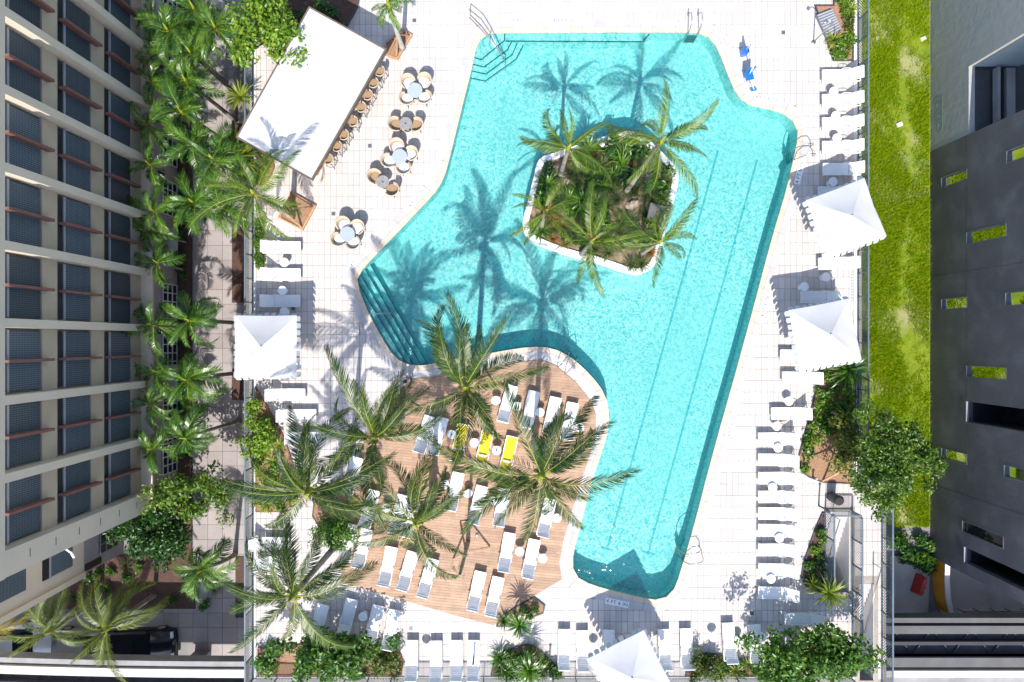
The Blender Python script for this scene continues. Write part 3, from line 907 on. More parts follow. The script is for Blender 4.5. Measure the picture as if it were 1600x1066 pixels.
m = MB(); m.box(-22.36, -10.8, -2.7, .05, 1.5, 1.7); w = m.build('ground_window', M['glass_dark'], wing)
m = MB()
for k in range(4): m.box(-22.33, -11.55 + k * .5, -2.7, .05, .04, 1.74)
for k in range(4): m.box(-22.325, -10.8, -3.54 + k * .56, .05, 1.54, .04)
m.build('frame', M['sage'], w)
m = MB(); m.box(-22.37, -11.9, -1.3, .06, .35, 1.4); m.build('slot_window', M['win_dark'], wing)
# small security camera on a bracket
sc_ = thing('security_camera', 'small white security camera bracketed to the hotel corner', 'camera', (-21.1, -10.5, 2.4))
m = MB(); m.bar((-21.75, -9.6, 2.7), (-21.2, -10.2, 2.4), .06); m.build('bracket', M['white_metal'], sc_)
m = MB(); m.tube([(-21.25, -10.15, 2.38), (-21.12, -10.45, 2.32)], .06, 8); m.build('housing', M['white_metal'], sc_)

# ---- dark building on the right
XR = 24.1
dk = thing('dark_building', 'windowless charcoal building with narrow mirrored slot windows', 'building', (27, 2, GZ))
def wallx(loops, x0, x1):
    m = MB(); m.prism(loops, x0, x1, bottom=True)
    m.v = [(p[2], p[0], p[1]) for p in m.v]
    return m
def rect(y0, y1, z0, z1): return [(y0, z0), (y1, z0), (y1, z1), (y0, z1)]
SLOT = [(8.6, 9.15, -3.2, -1.0), (5.13, 5.75, -1.03, 1.94), (1.77, 2.35, -3.2, -1.0), (-1.9, -1.3, -1.03, 1.94), (-6.55, -6.0, -3.2, -1.0), (8.67, 9.25, 1.97, 5.0), (1.73, 2.35, 1.9, 5.0), (-6.64, -6.06, 1.8, 5.0), (-10.2, -9.6, -1.37, 1.75)]
DEEP = [(-4.28, -3.2, -1.03, 4.0), (-11.78, -10.96, -1.2, 4.0)]
m = wallx([rect(-12.4, 10.9, GZ - .04, 14)] + [rect(*r)[::-1] for r in SLOT + DEEP], XR, XR + .35)
m.build('facade', M['dark_facade'], dk)
m = MB(); m.box(XR + 6.36, -.75, 14.1, 12.7, 23.3, .2); m.build('roof', M['dark_facade'], dk)
m = MB(); m.box(XR + 6.4, -12.3, 4.9, 12, .2, 18.1); m.build('end_wall', M['dark_facade'], dk)
for i, (ya, yb, za, zb) in enumerate(SLOT):
    m = MB(); m.box(XR + .16, (ya + yb) / 2, (za + zb) / 2, .04, yb - ya + .02, zb - za + .02)
    w = m.build('slot_window', M['mirror'] if i < 8 else M['glass_dark'], dk)
    m = MB()
    for yy in (ya, yb): m.box(XR + .07, yy, (za + zb) / 2, .16, .03, zb - za + .04)
    for zz in (za, zb): m.box(XR + .065, (ya + yb) / 2, zz, .16, yb - ya, .045)
    m.build('frame', M['guide_steel'], w)
for ya, yb, za, zb in DEEP:
    m = MB()
    m.box(XR + 2.0, (ya + yb) / 2, (za + zb) / 2, .05, yb - ya + .3, zb - za + .3)
    for yy in (ya - .03, yb + .03): m.box(XR + 1.15, yy, (za + zb) / 2, 1.6, .05, zb - za + .3)
    m.box(XR + 1.15, (ya + yb) / 2, za - .03, 1.6, yb - ya + .1, .05); m.box(XR + 1.15, (ya + yb) / 2, zb + .03, 1.6, yb - ya + .1, .05)
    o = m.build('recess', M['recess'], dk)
    m = MB(); m.box(XR + .03, (ya + yb) / 2, za + .01, .12, yb - ya - .01, .04); m.build('sill', M['frame_metal'], o)
for zz in (-1.0, 5.1):
    m = MB(); m.box(XR - .001, -.75, zz, .006, 23.2, .02); m.build('panel_joint', M['charcoal'], dk)
for yy in (-8.2, 3.7):
    m = MB(); m.box(XR - .0015, yy, 4.9, .007, .012, 18.0); m.build('panel_joint', M['charcoal'], dk)
gb = thing('grey_building', 'grey stucco building with a deep open loggia', 'building', (27, 17, GZ))
m = wallx([[(10.92, GZ - .04), (24, GZ - .04), (24, 14), (14.5, 14), (14.5, -.87), (10.92, -.87)]], XR + .02, XR + .35)
m.build('facade', M['grey_stucco'], gb)
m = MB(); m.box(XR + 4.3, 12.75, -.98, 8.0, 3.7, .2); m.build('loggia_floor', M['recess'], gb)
m = MB(); m.box(XR + .75, 12.65, -.86, .75, 3.3, .06); m.build('floor_slab', M['charcoal'], gb)
m = MB(); m.box(XR + 1.35, 12.65, -.7, .12, 3.4, .5); m.build('threshold', M['guide'], gb)
m = MB(); m.box(XR + 2.1, 12.65, -.8, .45, 3.4, .3); m.build('beam', M['guide'], gb)
m = MB(); m.box(XR + 1.5, 14.65, 6.5, 2.3, .3, 14.8); m.build('side_wall', M['reveal'], gb)
m = MB(); m.box(XR + 4.4, 10.8, 6.5, 8.0, .2, 15); m.build('party_wall', M['dark_facade'], gb)
m = MB(); m.box(XR + 6, 17.5, 14.1, 12, 13.2, .2); m.build('roof', M['grey_stucco'], gb)
# painted outline lettering near the ground, too worn to read
m = MB(); r_ = random.Random(4)
for k in range(7):
    y = 13.55 - k * .22
    pts = [(XR + .012, y + r_.uniform(-.09, .09), -3.7 + t * .13) for t in range(5)]
    for a, c in zip(pts[:-1], pts[1:]): m.bar(a, c, .02, .008, up=(1, 0, 0))
for a, c in (((13.75, -3.75), (13.75, -3.1)), ((13.75, -3.1), (11.85, -3.12)), ((11.85, -3.12), (11.75, -3.5)), ((11.75, -3.5), (13.75, -3.75))):
    m.bar((XR + .013, *a), (XR + .013, *c), .022, .008, up=(1, 0, 0))
m.build('graffiti_outline', M['sage'], gb)

# ---- street corner at the lower right
ow = thing('orange_wall', 'orange curved retaining wall at street level below the dark building', 'wall', (*gz(1462, 910, GZ), GZ))
pts = [gz(1457, 868, GZ), gz(1456, 895, GZ), gz(1458, 925, GZ), gz(1464, 949, GZ)]
m = MB()
for a, c in zip(pts[:-1], pts[1:]):
    m.add([(a[0], a[1], GZ), (c[0], c[1], GZ), (c[0], c[1], -3.0), (a[0], a[1], -3.0), (a[0] + .2, a[1], GZ), (c[0] + .2, c[1], GZ), (c[0] + .2, c[1], -3.0), (a[0] + .2, a[1], -3.0)],
          [(0, 3, 2, 1), (4, 5, 6, 7), (3, 7, 6, 2), (0, 1, 5, 4), (0, 4, 7, 3), (1, 2, 6, 5)])
m.build('wall', M['orange'], ow)
m = MB()
for a, c in zip(pts[:-1], pts[1:]): m.bar((a[0] + .1, a[1], -2.97), (c[0] + .1, c[1], -2.97), .28, .06)
m.build('coping', M['guide_light'], ow)
rb = thing('plastic_barrier', 'red plastic traffic barrier on the street below the right fence', 'barrier', (*gz(1430, 910, GZ), GZ), math.radians(72))
m = MB()
m.add([(-.55, -.22, 0), (.55, -.22, 0), (.55, .22, 0), (-.55, .22, 0), (-.5, -.10, .8), (.5, -.10, .8), (.5, .10, .8), (-.5, .10, .8)],
      [(3, 2, 1, 0), (4, 5, 6, 7), (0, 1, 5, 4), (1, 2, 6, 5), (2, 3, 7, 6), (3, 0, 4, 7)])
m.build('body', M['red_plastic'], rb, local=True)
m = MB()
for x in (-.3, 0, .3): m.box(x, 0, .79, .10, .26, .06)
m.build('rib', M['red_plastic'], rb, local=True)
gt = thing('drain_grate', 'pale metal grate set in the street below the right fence', 'grate', (*gz(1445, 964, GZ), GZ + .01), math.radians(-10))
m = MB()
for i in range(5): m.box(-.26 + i * .13, 0, .02, .05, .5, .04)
m.box(0, .26, .02, .62, .05, .045); m.box(0, -.26, .02, .62, .05, .045)
m.build('bars', M['frame_metal'], gt, local=True)
m = MB(); m.prism(ccw([gz(1390, 868, GZ), gz(1452, 868, GZ), gz(1448, 975, GZ), gz(1390, 975, GZ)]), GZ - .02, GZ + .10)
tag(m.build('pavement', M['concrete']), 'shaded concrete pavement at the lower right', kind='structure')
m = MB(); m.prism(ccw([gz(1466, 870, GZ), gz(1640, 870, GZ), gz(1640, 1000, GZ), gz(1470, 1000, GZ)]), GZ - .03, GZ + .004)
tag(m.build('driveway', M['guide']), 'grey concrete driveway below the dark building', kind='structure')
rl = thing('street_railing', 'dark tubular railing over the driveway at the lower right', 'railing', (*gz(1540, 955, GZ), GZ))
A = gz(1496, 951, GZ); B_ = gz(1620, 951, GZ)
for k in range(6):
    x = A[0] + (B_[0] - A[0]) * k / 5
    m = MB(); m.tube([(x, A[1], GZ), (x, A[1], GZ + 1.0)], .025, 6); m.build('post', M['charcoal'], rl)
for zz in (.5, 1.0):
    m = MB(); m.tube([(A[0], A[1], GZ + zz), (B_[0], A[1], GZ + zz)], .025, 6); m.build('rail', M['charcoal'], rl)

# ---- elevated guideways
def guideway(label, x0, x1, yn, ys, z, bow=0.0, par='guide_light', steel='guide_steel'):
    gw = thing('elevated_guideway', label, 'guideway', ((x0 + x1) / 2, (yn + ys) / 2, GZ))
    n = 12
    def yb(x, y): return y + bow * (((x - x1) / (x0 - x1)) ** 2 if bow else 0)
    def strip(name, y, w, zt, h, material):
        m = MB()
        for i in range(n):
            a = x0 + (x1 - x0) * i / n; c = x0 + (x1 - x0) * (i + 1) / n
            m.bar((a, yb(a, y), zt - h / 2), (c, yb(c, y), zt - h / 2), w, h)
        return m.build(name, material, gw)
    W = yn - ys
    strip('deck_slab', (yn + ys) / 2, W - .3, z - .55, .5, M['guide_dark'])
    strip('outer_edge', yn - .02, .26, z - .10, .7, M['guide' if par == 'guide_light' else par])
    strip('parapet', yn - .48, .42, z, .6, M[par])
    strip('rail_beam', yn - 1.25, .16, z - .15, .3, M[steel])
    strip('rail_beam', yn - 2.1, .30, z - .18, .3, M[steel])
    strip('parapet', ys + .35, .5, z, .6, M[par])
    k = 0
    x = min(x0, x1) + .4
    while x < max(x0, x1) - .8:
        m = MB(); d = .45 if k % 2 else -.45
        m.bar((x - d, yb(x, yn - .72), z - .48), (x + d, yb(x, yn - 1.9), z - .48), .06, .05)
        m.build('brace', M['guide_dark' if steel == 'guide_steel_dark' else steel], gw)
        x += 1.05; k += 1
    xs = [x0 + (x1 - x0) * t for t in (.25, .8)]
    for x in xs:
        m = MB(); m.box(x, yb(x, (yn + ys) / 2), (GZ + z - .8) / 2, .9, .9, z - .8 - GZ); m.build('column', M['guide'], gw)
    return gw
guideway('elevated concrete guideway with a pale parapet in the bottom left corner', -34, -13.75, -16.85, -19.75, -.35, bow=.55, steel='guide_steel_dark')
guideway('elevated guideway with grey rails and braces in the bottom right corner', 19.4, 38, -14.75, -17.3, -.8, par='guide_shade', steel='guide_steel_dark')
m = MB(); m.box(29, -19.6, -1.3, 19, 4.3, .5)
tag(m.build('roadway', M['guide']), 'pale grey elevated roadway slab along the bottom right edge', kind='structure')
m = MB(); m.box(29, -17.55, -.95, 19, .35, .35); tag(m.build('road_kerb', M['guide_light']), 'sunlit kerb of the elevated roadway at bottom right', kind='structure')

# ================================================================ FENCES with slanted bars
def fence(label, p0, p1, h=1.1, spacing=1.2, mirror=0):
    p0, p1 = Vector((*p0, 0)), Vector((*p1, 0))
    d = p1 - p0; Lg = d.length; d.normalize()
    fr = thing('metal_fence', label, 'fence', tuple(p0))
    n = max(1, round(Lg / spacing)); w = Lg / n
    for i in range(n + 1):
        p = p0 + d * (w * i)
        m = MB(); m.bar(p, p + Vector((0, 0, h)), .055); m.build('post', M['blue_fence'], fr)
    for zz, t in ((h, .075), (.09, .05)):
        m = MB(); m.bar(p0 + Vector((0, 0, zz)), p1 + Vector((0, 0, zz)), t, .045); m.build('rail', M['blue_fence'], fr)
    lo, hi = .09, h
    hh = hi - lo
    for i in range(n):
        m = MB(); sg = 1 if (i + mirror) % 2 else -1
        c = -hh + .06
        while c < w:
            # line x = c + t * hh, t in 0..1, clipped to 0..w
            ta, tb_ = max(0, -c / hh), min(1, (w - c) / hh)
            if tb_ - ta > .06:
                xa, xb = c + ta * hh, c + tb_ * hh
                if sg < 0: xa, xb = w - xa, w - xb
                a = p0 + d * (w * i + xa) + Vector((0, 0, lo + ta * hh)); b = p0 + d * (w * i + xb) + Vector((0, 0, lo + tb_ * hh))
                m.bar(a, b, .022)
            c += .15
        m.build('slanted_bars', M['blue_fence'], fr)
        fr.children[-1]['kind'] = 'stuff'
    return fr
fence('dark blue metal fence with slanted bars along the left deck edge', g(395.5, -40), g(395.5, 1060))
fence('dark blue metal fence with slanted bars along the upper right deck edge', g(1340, -40), g(1340, 752))
fence('dark blue metal fence with slanted bars along the bottom deck edge', g(397, 1059.5), g(1330, 1059.5))
fence('metal fence along the outer walkway at the lower right', g(1377, 762), g(1377, 1070))
fence('metal fence on the right side of the stairwell', g(1331, 801), g(1331, 1000), mirror=1)
fence('metal fence on the left side of the stairwell', g(1288.5, 797), g(1288.5, 915))
fence('short metal fence across the head of the stairwell', g(1289, 798), g(1330, 798))
# hand rails of the stairs
for x, y0_, y1_, lab in ((1301, 806, 900, 'inside the railed stairwell'), (1364, 880, 1000, 'beside the narrow outer stairs')):
    hr = thing('hand_rail', f'thin grey hand rail {lab}', 'hand rail', (*g(x, y0_), 0))
    a, c = g(x, y0_), g(x, y1_)
    m = MB(); m.tube([(a[0], a[1], -.2), (a[0], a[1], .8), (a[0], c[1], -.9), (a[0], c[1], -1.9)], .025, 6); m.build('rail', M['steel'], hr)

# ================================================================ BAR ROOF
ZR = 3.0
RC = [gz(483, 10, ZR), gz(604, 77, ZR), gz(487.5, 282, ZR), gz(368.5, 215, ZR)]
RCc = ccw(RC)
cx, cy = sum(p[0] for p in RC) / 4, sum(p[1] for p in RC) / 4
bar = thing('poolside_bar', 'open poolside bar with a flat white rectangular roof', 'bar', (cx, cy, 0))
m = MB(); m.prism(offset(RCc, -.07), ZR - .12, ZR); roof = m.build('roof', M['white_cloth'], bar)
m = MB(); m.prism([RCc, offset(RCc, -.07)[::-1]], ZR - .18, ZR + .03, bottom=True); m.build('fascia', M['fascia'], roof)
m = MB()
e1 = Vector((RC[1][0] - RC[0][0], RC[1][1] - RC[0][1])); e2 = Vector((RC[3][0] - RC[0][0], RC[3][1] - RC[0][1]))
for i in range(1, 9):
    for j in range(1, 14):
        p = Vector(RC[0]) + e1 * (i / 9) + e2 * (j / 14)
        m.lathe(p.x, p.y, [(.026, ZR), (.02, ZR + .010)], 6)
o = m.build('roof_studs', M['guide'], roof); o['kind'] = 'stuff'
for u, v in ((.08, .06), (.70, .06), (.08, .94), (.70, .94), (.70, .5), (.08, .5)):
    p = Vector(RC[0]) + e1 * u + e2 * v
    m = MB(); m.box(p.x, p.y, (ZR - .12) / 2, .12, .12, ZR - .12, math.atan2(e1.y, e1.x)); m.build('post', M['dark_metal'], bar)
ra = math.atan2(e2.y, e2.x)
p = Vector(RC[0]) + e1 * .70 + e2 * .5
m = MB(); m.box(p.x, p.y, .52, e2.length * .86, .5, 1.04, ra); m.build('counter', M['timber'], bar)
m = MB(); m.box(p.x, p.y, 1.07, e2.length * .88, .7, .06, ra); m.build('counter_top', M['guide_light'], bar)
p = Vector(RC[0]) + e1 * .2 + e2 * .5
m = MB(); m.box(p.x, p.y, .5, e2.length * .8, .6, 1.0, ra); m.build('back_counter', M['timber'], bar)
bar_dir = math.atan2(-e1.y, -e1.x)           # the way a guest at the bar faces

# ================================================================ SQUARE UMBRELLAS
def umbrella(px, py, rz, label, base_off=(0, 0)):
    x, y = g(px, py)
    um = thing('square_umbrella', label, 'umbrella', (x, y, 0), rz, 'square white umbrellas')
    a = 1.5; zb, za = 2.45, 3.08
    n = 8
    corners = [(-a, -a), (a, -a), (a, a), (-a, a)]
    for k in range(4):
        c0, c1 = Vector((*corners[k], zb)), Vector((*corners[(k + 1) % 4], zb))
        top = Vector((0, 0, za))
        vs, fs = [], []
        for i in range(n + 1):
            t = i / n
            for j in range(n + 1):
                u = j / n
                e = c0.lerp(c1, u)
                p_ = top.lerp(e, t)
                sag = -.05 * math.sin(math.pi * u) * t ** 1.2 - .08 * math.sin(math.pi * t) + .03 * math.sin(math.pi * u) * t * math.sin(9 * u + 5 * t + k)
                p_.z += sag
                inw = .025 * math.sin(math.pi * u) * t
                dirn = -Vector((c0.x + c1.x, c0.y + c1.y, 0)).normalized()
                vs.append(p_ + dirn * inw)
        for i in range(n):
            for j in range(n):
                fs.append((i * (n + 1) + j, (i + 1) * (n + 1) + j, (i + 1) * (n + 1) + j + 1, i * (n + 1) + j + 1))
        m = MB(); m.add(vs, fs, True); pn = m.build('canopy_panel', M['white_cloth'], um, local=True)
        # valance flaps
        m = MB(); nf = 9
        dirn = Vector((c0.x + c1.x, c0.y + c1.y, 0)).normalized()
        def edge(u):
            e = c0.lerp(c1, u); e.z += -.05 * math.sin(math.pi * u) + .03 * math.sin(math.pi * u) * math.sin(9 * u + 5 + k)
            return e - dirn * (.025 * math.sin(math.pi * u))
        for q in range(nf):
            u0, u1 = q / nf + .014, (q + 1) / nf - .014
            um_ = (u0 + u1) / 2
            fl_ = .10 + .07 * rnd.random()
            pa, pm, pb = edge(u0), edge(um_), edge(u1)
            dz = Vector((0, 0, -.22)) + dirn * fl_
            m.add([pa, pm, pb, pb + dz * .85, pm + dz, pa + dz * .85], [(0, 5, 4, 1), (1, 4, 3, 2)], True)
        m.build('valance', M['white_cloth'], pn, local=True)
        m = MB(); m.bar(Vector((0, 0, za - .30)), c0 + Vector((0, 0, -.12)), .03); m.build('rib', M['white_metal'], um, local=True)
    m = MB(); m.tube([(0, 0, .1), (0, 0, za - .08)], .035, 8); m.build('pole', M['white_metal'], um, local=True)
    m = MB(); m.box(0, 0, .06, .8, .8, .10); m.build('base', M['white_plastic'], um, local=True)
    m = MB(); m.lathe(0, 0, [(.05, za - .02), (.05, za + .01), (.02, za + .04)], 10); m.build('finial', M['white_cloth'], um, local=True)
    return um
umbrella(441, 541, 0.0, 'white square umbrella over the left fence')
umbrella(1287, 354, math.radians(21), 'tilted upper white square umbrella on the right, overhanging the grass')
umbrella(1256, 524, math.radians(11), 'white square umbrella on the right above the planting bed')
umbrella(972, 1015, math.radians(27), 'white square umbrella at the bottom edge shading the pool')
# ================================================================ SUN LOUNGERS
TH = math.radians(46)
def lounger_meshes(cloth):
    D = {}
    n = 10
    vs, fs = [], []
    for i in range(n + 1):
        x = -.98 + 1.28 * i / n
        for j in range(5):
            y = -.265 + .1325 * j
            vs.append((x, y, .335 - .018 * math.sin(math.pi * j / 4) - .012 * math.sin(math.pi * i / n)))
    for i in range(n):
        for j in range(4):
            a = i * 5 + j
            fs.append((a, a + 5, a + 6, a + 1))
    m = MB(); m.add(vs, fs, True); m.box(-.34, 0, .312, 1.27, .52, .012)
    D['seat'] = m.mesh('seat', cloth)
    m = MB(); c, s_ = math.cos(TH), math.sin(TH)
    for k in range(7):
        u0, u1 = .012 + k * .105, .012 + k * .105 + .097
        vs = []
        for u, dz in ((u0, 0), ((u0 + u1) / 2, .008), (u1, 0)):
            for y in (-.265, 0, .265):
                vs.append((.31 + u * c - dz * s_, y, .335 + u * s_ + dz * c - (.012 if y == 0 else 0)))
        m.add(vs, [(0, 3, 4, 1), (1, 4, 5, 2), (3, 6, 7, 4), (4, 7, 8, 5)], True)
    D['backrest'] = m.mesh('backrest', cloth)
    m = MB()
    for y in (-.29, .29):
        m.bar((-1.0, y, .325), (.92, y, .325), .04, .05)
        m.bar((.30, y, .335), (.30 + .78 * c, y, .335 + .78 * s_), .035, .035)
    m.bar((-1.0, -.29, .325), (-1.0, .29, .325), .04, .05); m.bar((.92, -.29, .32), (.92, .29, .32), .04, .05)
    m.bar((.30 + .77 * c, -.28, .335 + .77 * s_), (.30 + .77 * c, .28, .335 + .77 * s_), .03)
    m.bar((.62, -.2, .33), (.30 + .5 * c, -.2, .335 + .5 * s_ - .02), .02)
    D['frame'] = m.mesh('frame', M['white_metal'])
    m = MB(); m.box(0, 0, .155, .045, .045, .31, taper=1.1); D['leg'] = m.mesh('leg', M['white_metal'])
    m = MB(); m.tube([(-.05, 0, .33), (-.03, 0, .53), (.02, 0, .56), (.30, 0, .56), (.42, 0, .46)], .017, 6); D['armrest'] = m.mesh('armrest', M['white_metal'])
    return D
LM = lounger_meshes(M['sling'])
LY = lounger_meshes(M['yellow'])
pm = MB(); pm.tube([(.27, -.2, .385), (.27, .2, .385)], .06, 10); PILLOW = pm.mesh('headrest', M['cushion'])
def lounger(px, py, ang, label, group, zoff=0.0, yellow=False, arms=True):
    """px, py: middle of the lounger on the deck; ang: direction of the head end"""
    x, y = g(px, py)
    ang += rnd.uniform(-.02, .02)
    t = thing('sun_lounger', label, 'sun lounger', (x, y, zoff), ang, group)
    D = LY if yellow else LM
    inst('seat', D['seat'], t); inst('backrest', D['backrest'], t); inst('frame', LM['frame'], t)
    for lx, ly in ((-.9, -.27), (-.9, .27), (.82, -.27), (.82, .27)): inst('leg', LM['leg'], t, (lx, ly, 0))
    if arms:
        for sy in (-.30, .30): inst('armrest', LM['armrest'], t, (.0, sy, 0))
    if yellow: inst('headrest', PILLOW, t)
    return t
RIGHTC = [(1312, 122), (1312, 160), (1312, 196), (1312, 233), (1313, 267), (1306, 303), (1306, 413), (1279, 465), (1247, 556), (1250, 590), (1233, 645), (1213, 684), (1213, 717), (1213, 745), (1213, 774), (1213, 800), (1213, 826), (1213, 856), (1213, 887), (1213, 923), (1254, 963)]
for i, (x, y) in enumerate(RIGHTC):
    lounger(x - 1, y, 0.0, f'white sun lounger, {ORD[i]} from the top in the column along the right fence', 'loungers along the right fence')
LEFTC = [(442, 388), (442, 430), (441, 471), (437, 509), (437, 568), (449, 616), (466, 648), (479, 683), (424, 846), (431, 876)]
for i, (x, y) in enumerate(LEFTC):
    lounger(x, y, math.pi, f'white sun lounger, {ORD[i]} from the top in the column along the left fence', 'loungers along the left fence')
BOTR = [(645, 1027), (682.5, 1028), (714, 1027), (740, 1027), (880.5, 1010), (909, 1012), (950, 1011), (1036, 1010), (1070, 1009), (1136, 1000), (1177, 1003)]
for i, (x, y) in enumerate(BOTR):
    lounger(x, y, -math.pi / 2 + (0 if i < 7 else .03), f'white sun lounger, {ORD[i]} from the left in the row along the bottom fence', 'loungers along the bottom fence', arms=i > 3)
def two(top, bot):
    a, b = g(*top), g(*bot)
    return (top[0] + bot[0]) / 2, (top[1] + bot[1]) / 2, math.atan2(b[1] - a[1], b[0] - a[0])
SLANT = [((507, 944), (494, 998)), ((552, 935), (538, 990)), ((593, 945), (580, 1000)), ((618, 952), (608, 1007))]
for i, (a, b) in enumerate(SLANT):
    lounger(*two(a, b), f'slanted white sun lounger on the tiles below the wooden deck, {ORD[i]} from the left', 'slanted loungers below the wooden deck')
WOODR = {
    'top': [((799, 606), (786, 657)), ((834, 614), (822, 667)), ((868, 622), (855, 678)), ((894, 631), (883, 686))],
    'second': [((560, 717), (545, 768)), ((672, 654), (657, 703)), ((692, 655), (678, 707))],
    'third': [((586, 769), (573, 818)), ((631, 776), (618, 826)), ((648, 782), (637, 832)), ((717, 741), (705, 792)), ((752, 764), (741, 810)), ((789, 765), (779, 815)), ((859, 781), (847, 833))],
    'fourth': [((554, 821), (541, 872)), ((575, 828), (563, 880)), ((614, 853), (602, 910)), ((646, 862), (631, 915)), ((677, 873), (662, 926)), ((797, 832), (786, 888)), ((835, 843), (823, 897))],
    'bottom': [((751, 892), (739, 947)), ((779, 901), (766, 955))],
}
for row, L_ in WOODR.items():
    for i, (a, b) in enumerate(L_):
        lounger(*two(a, b), f'white sun lounger on the wooden deck, {ORD[i]} from the left in the {row} row', 'white loungers on the wooden deck', .046)
for i, (a, b, w) in enumerate((((724, 664), (713, 719), 'left'), ((763, 673), (750, 730), 'middle'), ((800, 682), (788, 739), 'right'))):
    lounger(*two(a, b), f'{w} of the three yellow sun loungers on the wooden deck', 'yellow loungers', .046, yellow=True)

# ================================================================ SIDE TABLES
m = MB(); m.lathe(0, 0, [(.225, .425), (.232, .44), (.225, .452)], 24); ST_TOP = m.mesh('top', M['white_plastic'])
m = MB(); m.lathe(0, 0, [(.03, .02), (.028, .42)], 10); ST_LEG = m.mesh('stem', M['white_metal'])
m = MB(); m.lathe(0, 0, [(.16, 0), (.16, .012), (.05, .025)], 20); ST_BASE = m.mesh('base', M['white_metal'])
def side_table(px, py, label, group, z=0.0):
    x, y = gz(px, py, z + .45)
    t = thing('side_table', label, 'side table', (x, y, z), 0, group)
    inst('top', ST_TOP, t); inst('stem', ST_LEG, t); inst('base', ST_BASE, t)
for i, (x, y) in enumerate([(1303, 143), (1306, 181), (1308, 216), (1302, 284), (1291, 433), (1257, 448), (1233, 627), (1214, 666), (1216, 700), (1207.5, 762), (1218, 841), (1205, 905)]):
    side_table(x, y, f'round white side table, {ORD[i]} from the top beside the right-hand loungers', 'side tables along the right fence')
for i, (x, y) in enumerate([(444, 410), (441, 454), (444, 487)]):
    side_table(x, y, f'round white side table, {ORD[i]} from the top beside the left-hand loungers', 'side tables along the left fence')
for i, (x, y) in enumerate([(567, 964), (664, 1014), (928, 1013), (1115, 996), (1155, 1002), (1191, 996)]):
    side_table(x, y, f'round white side table, {ORD[i]} from the left along the bottom loungers', 'side tables along the bottom fence')
for i, (x, y) in enumerate([(775, 626), (808, 635), (843.5, 644.5), (906, 668), (705.5, 679), (741, 692), (776, 704), (695, 757), (731, 771), (770, 782.5), (603, 794), (870, 810), (812, 862), (848, 873)]):
    side_table(x, y, f'round white side table on the wooden deck, {ORD[i]} counted from the pool end', 'side tables on the wooden deck', .046)
for (x, y), lab in (((705.5, 679), 'left'), ((776, 704), 'right')):
    p = g3(x, y, .5)
    c = thing('drink_cup', f'small dark cup on the {lab} side table among the yellow loungers', 'cup', (p.x, p.y, .498))
    m = MB(); m.lathe(0, 0, [(.03, 0), (.042, .11)], 10); m.build('cup', M['sage'] if lab == 'left' else M['charcoal'], c, local=True)
    m = MB(); m.lathe(0, 0, [(.044, .11), (.04, .12)], 10); m.build('lid', M['charcoal'], c, local=True)

# ================================================================ BISTRO SETS AND BAR STOOLS
def tub_meshes():
    D = {}
    m = MB(); n = 16; vs, fs = [], []
    prof = [(.25, .40), (.29, .52), (.335, .70), (.345, .76), (.30, .77), (.285, .70), (.245, .50), (.22, .41)]
    for i in range(n + 1):
        t = math.pi + math.radians(-118 + 236 * i / n)
        drop = .16 * abs(i / n * 2 - 1) ** 3
        for r, z in prof: vs.append((r * math.cos(t), r * math.sin(t), z - (drop if z > .5 else 0)))
    k = len(prof)
    for i in range(n):
        for j in range(k):
            j2 = (j + 1) % k
            fs.append((i * k + j, (i + 1) * k + j, (i + 1) * k + j2, i * k + j2))
    m.add(vs, fs, True); D['shell'] = m.mesh('shell', M['cream'])
    m = MB(); m.lathe(.03, 0, [(.25, .36), (.27, .39), (.25, .41)], 18); D['seat'] = m.mesh('seat', M['wicker'])
    m = MB(); m.lathe(.03, 0, [(.235, .41), (.25, .44), (.235, .475), (.15, .485)], 18); D['cushion'] = m.mesh('cushion', M['cushion'])
    m = MB(); m.tube([(.16, 0, .38), (.27, 0, 0)], .014, 6); D['leg'] = m.mesh('leg', M['dark_metal'])
    return D
TUB = tub_meshes()
def tub_chair(px, py, tx, ty, label, group, cushion=True):
    x, y = gz(px, py, .6); X, Y = gz(tx, ty, .6)
    t = thing('tub_chair', label, 'chair', (x, y, 0), math.atan2(Y - y, X - x), group)
    inst('shell', TUB['shell'], t); inst('seat', TUB['seat'], t)
    if cushion: inst('cushion', TUB['cushion'], t)
    for k in range(4): inst('leg', TUB['leg'], t, (0, 0, 0), (0, 0, math.pi / 4 + k * math.pi / 2))
    t.scale = (1.15, 1.15, 1.05)
def bistro(px, py, top, label, chairs, tname, cushion=True):
    x, y = gz(px, py, .74)
    t = thing('bistro_table', label, 'table', (x, y, 0), 0, 'bistro tables')
    r = .385 if top == 'blue_top' else .33
    m = MB(); m.lathe(0, 0, [(r - .01, .715), (r, .73), (r - .008, .742)], 32); tp = m.build('top', M[top], t, local=True)
    if top == 'grey_top':
        m = MB(); m.lathe(0, 0, [(.05, .742), (.045, .75), (.03, .752)], 12); m.build('pole_sleeve', M['charcoal'], tp, local=True)
    m = MB(); m.lathe(0, 0, [(.03, .02), (.025, .72)], 10); m.build('stem', M['dark_metal'], t, local=True)
    m = MB(); m.lathe(0, 0, [(.22, 0), (.22, .015), (.05, .03)], 20); m.build('base', M['dark_metal'], t, local=True)
    for cx_, cy_, w in chairs:
        tub_chair(cx_, cy_, px, py, f'cream tub chair at the {w} of the {tname}', 'tub chairs round the bistro tables', cushion)
bistro(648, 141, 'blue_top', 'pale round bistro table, topmost of the five near the bar', [(637.7, 128, 'upper left'), (663, 126, 'upper right'), (635.5, 154, 'lower left'), (663.5, 152, 'lower right')], 'topmost bistro table')
bistro(633.7, 193, 'grey_top', 'grey bistro table with two chairs, second from the top', [(618, 194, 'left'), (650, 195, 'right')], 'upper grey bistro table', False)
